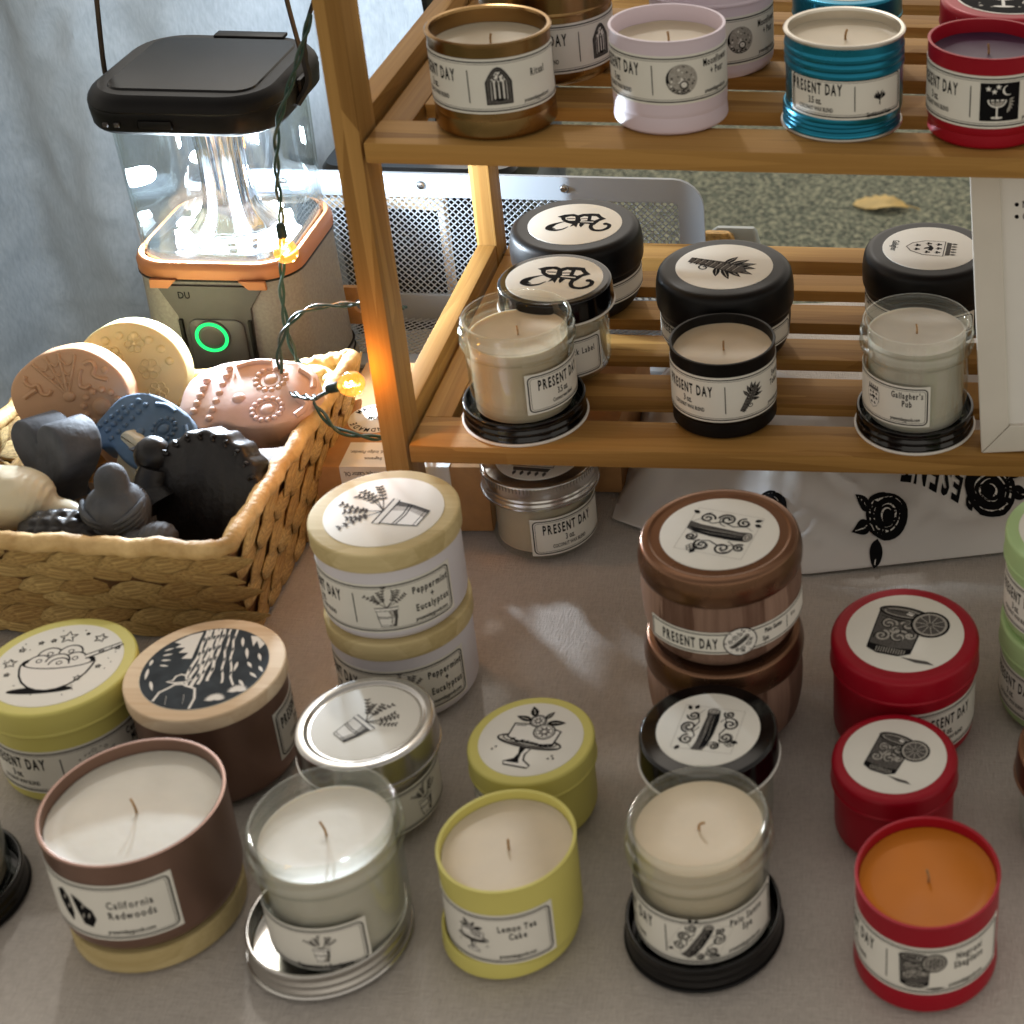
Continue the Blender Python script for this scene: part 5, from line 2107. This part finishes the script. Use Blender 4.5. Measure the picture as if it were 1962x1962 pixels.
for tx, a0 in (('HANDMADE', 150), ('MAYCRAFT', 330)):
    for i, ch in enumerate(tx):
        a = rad(a0 - i * 17)
        p.at(.0118 * math.cos(a), .0118 * math.sin(a), .0060, a - PI / 2)
        p.text(ch, 0, 0, 1, .7, 'c', 'k', .02)
p.at(0, 0, 1)
p.text('MOM', 0, -.002, .0055, .7)
p.build('print', lambda v: (-v[0] - .0280, -v[1] - .0080, .04878 + v[2]), stk)
KB2 = thing('kraft_box', 'plain kraft box in the dark under the shelf', 'box', (-.235, .945, 0), rad(-1))
MB().bbox(-.030, .050, -.055, .060, .0004, .052, .0008).build('carton', 'kraft', KB2)
MB().box(-.0295, .0495, .0015, .0035, .0521, .0523).build('flap_seam', 'kraft', KB2, smooth=False)

# ================================================================== PRINTED WRAPPING BAG
def bag_h(x, y):
    # height of the crumpled bag over the cloth
    yf_ = .8095 + .22 * max(0, x + .062) + .50 * max(0, -.085 - x)
    d = max(0, y - yf_)
    lx = max(0, x + .188)
    e = min(1, lx / .035)
    z = .050 * (1 - math.exp(-d / .040)) * (e * (2 - e)) + .0012
    z += (.0085 * noise.noise(Vector((x * 16, y * 20, .4))) + .0100 * abs(noise.noise(Vector((x * 20 + y * 22, y * 26 - x * 9, 3)))) + .004 * abs(noise.noise(Vector((x * 55 - y * 30, y * 50, 8)))) - .004) * min(1, d / .02)
    return max(.0008, min(z, .0725))


def bagp(u, v):
    x = -.188 + .33 * u
    yf_ = .8095 + .22 * max(0, x + .062) + .50 * max(0, -.085 - x)
    y = yf_ + (v ** 1.3) * .15
    return (x, y, bag_h(x, y))


V, F = grid(80, 50, bagp)
k = len(V)
V2 = [(v[0], v[1], .0004) for v in V]
nx, ny = 80, 50
ring = [i for i in range(nx + 1)] + [j * (nx + 1) + nx for j in range(1, ny + 1)] + [ny * (nx + 1) + i for i in range(nx - 1, -1, -1)] + [j * (nx + 1) for j in range(ny - 1, 0, -1)]
V += V2
for a, b in zip(ring, ring[1:] + ring[:1]):
    F.append((a, b, b + k, a + k))
bag = obj('wrapping_bag', V, F, 'bag_white', ang=70)
tag(bag, 'crumpled white wrapping bag with black rose prints under the shelf', 'bag')
for cx_, cy_, sc_, ro_, what in ((-.018, .838, .021, 10, art_rose), (.0520, .8750, .026, 200, art_rose), (-.0850, .8350, .018, 60, art_rose), (-.0250, .8920, .014, 160, art_rose), (.0225, .8720, 1, 168, None)):
    p = Print()
    p.at(cx_, cy_, sc_, rad(ro_))
    if what:
        what(p)
    else:
        p.text('PRESENT', 0, 0, .0215, .5, 'c', 'k', .03, 1.0001)
    p.build('print', lambda v: (v[0], v[1], bag_h(v[0], v[1]) + .0007 + v[2]), bag, maxlen=.003)

# ================================================================== WHITE MESH TRAY behind the shelf
TR = thing('mesh_tray', 'white metal mesh tray lit by the lantern behind the shelf', 'tray', (0, 0, 0))
TX0, TX1, TY, TZ = -.500, -.1560, 1.105, .1235


def path_band(w, y, t, r=.022):
    """outer outline of the back panel with rounded top corners, as a closed band"""
    def outl(d):
        out = [(TX0 + d, .001 + d)]
        rr = max(.002, r - d)
        for a in range(180, 89, -15):
            out.append((TX0 + r + rr * math.cos(rad(a)) - (0), TZ - r + rr * math.sin(rad(a))))
        for a in range(90, -1, -15):
            out.append((TX1 - r + rr * math.cos(rad(a)), TZ - r + rr * math.sin(rad(a))))
        out.append((TX1 - d, .001 + d))
        return out
    o_, i_ = outl(0), outl(w)
    n_ = len(o_)
    V = [(x, y, z) for x, z in o_] + [(x, y, z) for x, z in i_] + [(x, y + t, z) for x, z in o_] + [(x, y + t, z) for x, z in i_]
    F = []
    for i in range(n_):
        j = (i + 1) % n_
        F += [(i, j, n_ + j, n_ + i), (2 * n_ + i, 3 * n_ + i, 3 * n_ + j, 2 * n_ + j), (i, 2 * n_ + i, 2 * n_ + j, j), (n_ + i, n_ + j, 3 * n_ + j, 3 * n_ + i)]
    return V, F


V, F = path_band(.0185, TY, .0030)
obj('panel_frame', V, F, 'white_metal', TR, smooth=False)
MB().bbox(TX0 + .019, TX1 - .019, TY - .0004, TY + .0034, .0030, .0240, .0008).build('lower_strip', 'white_metal', TR)
for sx in (-.3600, -.2565, -.46):
    V, F = lathe(soft([(0, .0022), (.0026, .0020, .0008), (.0036, 0)], .0006), 20)
    sc_ = obj('screw', [(v[0] + sx, TY - v[2] + .0001, v[1] + .1145) for v in V], F, 'screw_steel', TR)
    MB().box(sx - .0022, sx + .0022, TY - .0025, TY - .0021, .1142, .1148).build('slot', 'lantern_dark', sc_, smooth=False)


def wires(x0, x1, z0, z1, y, pitch, w, flat=False):
    mb = MB()
    H_ = z1 - z0
    for s_ in (-1, 1):
        q = x0 - H_
        while q < x1 + H_:
            a = (q, z0) if s_ > 0 else (q, z1)
            b = (q + H_, z1) if s_ > 0 else (q + H_, z0)
            # clip in x
            (ax, az), (bx, bz) = a, b
            if ax < x0:
                t = (x0 - ax) / (bx - ax)
                ax, az = x0, az + (bz - az) * t
            if bx > x1:
                t = (x1 - ax) / (bx - ax)
                bx, bz = x1, az + (bz - az) * t
            if ax < bx - 1e-4:
                off = .0004 * s_
                if flat:
                    mb.tube([(ax, az, y + off), (bx, bz, y + off)], w, 4, cap=False)
                else:
                    mb.tube([(ax, y + off, az), (bx, y + off, bz)], w, 4, cap=False)
            q += pitch
    return mb


o = wires(TX0 + .016, TX1 - .016, .0230, TZ - .0165, TY + .0015, .0051, .00052).build('mesh_panel', 'white_metal', TR, smooth=False)
o['kind'] = 'stuff'
o = wires(TX0 + .01, TX1 - .01, 1.052, TY - .0012, .0040, .0056, .00055, True).build('mesh_floor', 'white_metal', TR, smooth=False)
o['kind'] = 'stuff'
MB().bbox(TX0, TX1, 1.0350, 1.0515, .0008, .0042, .0008).build('front_strip', 'white_metal', TR)
# curved wooden back behind the tray
def curve_top(x):
    return .0995 + .0035 * math.sin((x + .48) / .16 * PI)


V, F = [], []
for i in range(25):
    x = -.500 + .150 * i / 24
    for y in (1.118, 1.130):
        V += [(x, y, curve_top(x) - .014), (x, y, curve_top(x) + .0015)]
for i in range(24):
    a = i * 4
    F += [(a, a + 1, a + 5, a + 4), (a + 2, a + 6, a + 7, a + 3), (a + 1, a + 3, a + 7, a + 5), (a, a + 4, a + 6, a + 2)]
F += [(0, 2, 3, 1), (96, 97, 99, 98)]
o = thing('wooden_rack', '', 'rack')
obj('top_rail', V, F, 'lid_wood_pale', o, smooth=False)
for xx in (-.4975, -.3525):
    MB().bbox(xx - .0024, xx + .0024, 1.1185, 1.1295, GZ, .088, .0008).build('post', 'lid_wood_pale', o)
tag(o, 'curved pale wooden rack rail showing above the white mesh tray', 'rack')
# board with a round hole beside the lantern
out = rrect(.060, .030, .002, 3)
hol = circ(.0165, 0, .0058, 28)
bm = bmesh.new()
vs = [bm.verts.new((x, 0, z)) for x, z in out]
hs = [bm.verts.new((x, 0, z)) for x, z in hol]
es = [bm.edges.new((a, b)) for a, b in zip(vs, vs[1:] + vs[:1])] + [bm.edges.new((a, b)) for a, b in zip(hs, hs[1:] + hs[:1])]
bmesh.ops.triangle_fill(bm, edges=es, use_beauty=True)
r_ = bmesh.ops.extrude_face_region(bm, geom=bm.faces[:])
for g in r_['geom']:
    if isinstance(g, bmesh.types.BMVert):
        g.co.y += .004
bmesh.ops.recalc_face_normals(bm, faces=bm.faces[:])
me = bpy.data.meshes.new('punched_tag')
bm.to_mesh(me)
bm.free()
me.materials.append(MATS['kraft'])
o = bpy.data.objects.new('punched_board', me)
COL.objects.link(o)
o.location = (-.4175, 1.062, .0372)
tag(o, 'tan board with a round hole between lantern and shelf leg', 'board')
# gold pouch in clear wrap, behind the tray
GP = thing('gold_pouch', 'small gold woven pouch in clear wrap behind the mesh tray', 'pouch', (-.150, 1.128, 0))
V, F = loft([(.0006, rrect(.030, .016, .007, 5)), (.02, rrect(.036, .022, .009, 5)), (.05, rrect(.034, .018, .008, 5)), (.0685, rrect(.024, .010, .004, 5)), (.071, rrect(.018, .006, .003, 5))])
obj('pouch', V, F, 'gold_weave', GP)
V, F = loft([(.0006, rrect(.040, .020, .008, 5, .012, .012)), (.04, rrect(.044, .020, .008, 5, .012, .012)), (.0675, rrect(.034, .008, .003, 5, .012, .010)), (.0705, rrect(.028, .004, .0018, 5, .013, .010))])
obj('wrap', V, F, 'plastic_clear_grey', GP)

# ================================================================== STRING LIGHTS
WR = thing('string_lights', 'green wired string lights with two small glowing amber bulbs', 'string lights', (0, 0, 0))


def twisted(pts, r=.00095, tw=.0012, turns=90.0, k=10):
    P = spline(pts, k)
    A, Bp = [], []
    L = 0
    for i, q in enumerate(P):
        if i:
            L += (q - P[i - 1]).length
        t = (P[min(i + 1, len(P) - 1)] - P[max(i - 1, 0)]).normalized()
        a_ = Vector((0, 1, 0)) if abs(t.y) < .9 else Vector((1, 0, 0))
        n1 = (a_ - t * a_.dot(t)).normalized()
        n2 = t.cross(n1)
        ph = L * turns * 2
        d = n1 * math.cos(ph) * tw + n2 * math.sin(ph) * tw
        A.append(q + d)
        Bp.append(q - d)
    mb = MB()
    mb.tube(A, r, 6)
    mb.tube(Bp, r, 6)
    return mb


run1 = [(-.352, .925, .3050), (-.3580, .9100, .2820), (-.3659, .8980, .2592), (-.3704, .8950, .2462), (-.3756, .8950, .2163), (-.3785, .8980, .1900), (-.3840, .9010, .1575), (-.3874, .9000, .1359), (-.3840, .8900, .1120), (-.3740, .8750, .0980), (-.3620, .8500, .0960), (-.3500, .8350, .0930), (-.3370, .8250, .0860), (-.3200, .8300, .0780), (-.3130, .8420, .0700), (-.3050, .8700, .0560)]
twisted(run1).build('wire', 'wire_green', WR)
run2 = [(-.2950, .8480, .1560), (-.3130, .8560, .1560), (-.3310, .8640, .1490), (-.3480, .8660, .1460), (-.3610, .8650, .1430), (-.3730, .8640, .1320), (-.3800, .8640, .1160), (-.3780, .8580, .1010), (-.3680, .8450, .0980), (-.3500, .8250, .1080), (-.3390, .8100, .1180)]
twisted(run2).build('wire', 'wire_green', WR)


def bulb(loc, axis, power, name='bulb'):
    Z = Vector(axis).normalized()
    q = Z.to_track_quat('Z', 'Y').to_matrix().to_4x4()
    M = Matrix.Translation(loc) @ q
    mb = MB()
    mb.lathe(soft([(0, -.0175), (.0020, -.0175), (.0030, -.0155), (.0030, -.0090), (.0022, -.0076), (0, -.0076)], .0006), 16, M)
    sk = mb.build('socket', 'socket_green', WR)
    mb = MB()
    mb.lathe([(.0020, -.0080), (.0030, -.0072), (.0056, -.0044), (.0072, 0), (.0066, .0036), (.0044, .0062), (.0016, .0072), (0, .0073)], 24, M)
    bl = mb.build('bulb', 'bulb_glass', WR, ang=80)
    mb = MB()
    pts = [M @ Vector((.0014 * math.cos(a), .0014 * math.sin(a), -.004 + .0006 * a)) for a in [k * .7 for k in range(16)]]
    mb.tube(pts, .0004, 5)
    mb.build('filament', 'filament', bl)
    ld = bpy.data.lights.new('bulb_light', 'POINT')
    ld.energy = power
    ld.color = (1, .50, .12)
    ld.shadow_soft_size = .003
    lo = bpy.data.objects.new('bulb_light', ld)
    COL.objects.link(lo)
    lo.location = M @ Vector((0, 0, .002))
    lo.parent = WR


bulb((-.3745, .8860, .1715), (.1, -.15, -1), .06)
bulb((-.3120, .7925, .1380), (.85, -.25, .35), .055)
V, F = tube(spline([(-.3390, .8100, .1180), (-.3340, .8020, .1240), (-.3270, .7970, .1300)], 5), .0012, 6)
obj('wire', V, F, 'wire_green', WR)

# ================================================================== GROUND DETAILS
def leaf_out():
    pts = []
    for i in range(21):
        t = i / 20
        x = -.055 + .108 * t
        w = .030 * math.sin(PI * t ** .75) ** .8 * (1 + .10 * math.sin(t * 38))
        pts.append((x, w))
    low = []
    for i in range(19, 0, -1):
        t = i / 20
        x = -.055 + .108 * t
        low.append((x, -.024 * math.sin(PI * t ** .9) ** .8 * (1 + .12 * math.sin(t * 33))))
    return pts + low


pts = leaf_out()
n = len(pts)
V = [(0, 0, .010)] + [(x, y, .004 + .010 * abs(y) / .03 + .004 * math.sin(x * 60)) for x, y in pts] + [(x, y, .0025 + .010 * abs(y) / .03 + .004 * math.sin(x * 60)) for x, y in pts] + [(0, 0, .0085)]
F = []
for i in range(n):
    j = (i + 1) % n
    F += [(0, 1 + i, 1 + j), (2 * n + 1, 1 + n + j, 1 + n + i), (1 + i, 1 + n + i, 1 + n + j, 1 + j)]
LF_ = thing('fallen_leaf', 'dry yellow fallen leaf on the asphalt behind the table', 'leaf', (-.070, 2.905, GZ), rad(-4))
obj('blade', V, F, 'leaf_yellow', LF_)
V, F = tube([(.050, 0, .008), (.062, -.004, .007), (.074, -.006, .004)], .0014, 6)
obj('stalk', V, F, 'leaf_yellow', LF_)
BC = thing('black_case', 'black case standing on the ground behind the curtain edge', 'case', (-.56, 1.95, GZ))
MB().bbox(-.105, -.022, -.05, .22, 0, .95, .012).build('shell', 'case_black', BC)
MB().bbox(-.100, -.028, -.056, -.049, .665, .672, .002).build('zip', 'screw_steel', BC)
for xx, zz in ((-.080, .69), (-.052, .645), (-.070, .62)):
    V, F = lathe(soft([(0, .004), (.006, .003, .001), (.008, 0)], .001), 16)
    obj('rivet', [(v[0] + xx, -.050 - v[2], v[1] + zz) for v in V], F, 'screw_steel', BC)
BB = thing('storage_bin', 'black storage bin on the ground right behind the mesh tray', 'bin', (-.390, 1.235, GZ))
V, F = loft([(0, rrect(.120, .075, .012, 4)), (.80, rrect(.145, .092, .014, 4)), (.805, rrect(.152, .098, .015, 4)), (.836, rrect(.152, .098, .015, 4)), (.840, rrect(.146, .092, .013, 4))])
obj('bin_body', V, F, 'case_black', BB, ang=30)
for k in range(5):
    MB().bbox(-.058 + k * .029 - .003, -.058 + k * .029 + .003, -.0475, -.0440, .50, .79, .001).build('rib', 'case_black', BB)
V, F = grid(30, 40, lambda u, v: (-.80 + .26 * u, 2.35 + .02 * math.sin(u * 22), GZ + .003 + .95 * v))
o = obj('satin_curtain', V, F, 'curtain_satin')
tag(o, 'far pale curtain panel behind the black case', 'curtain')
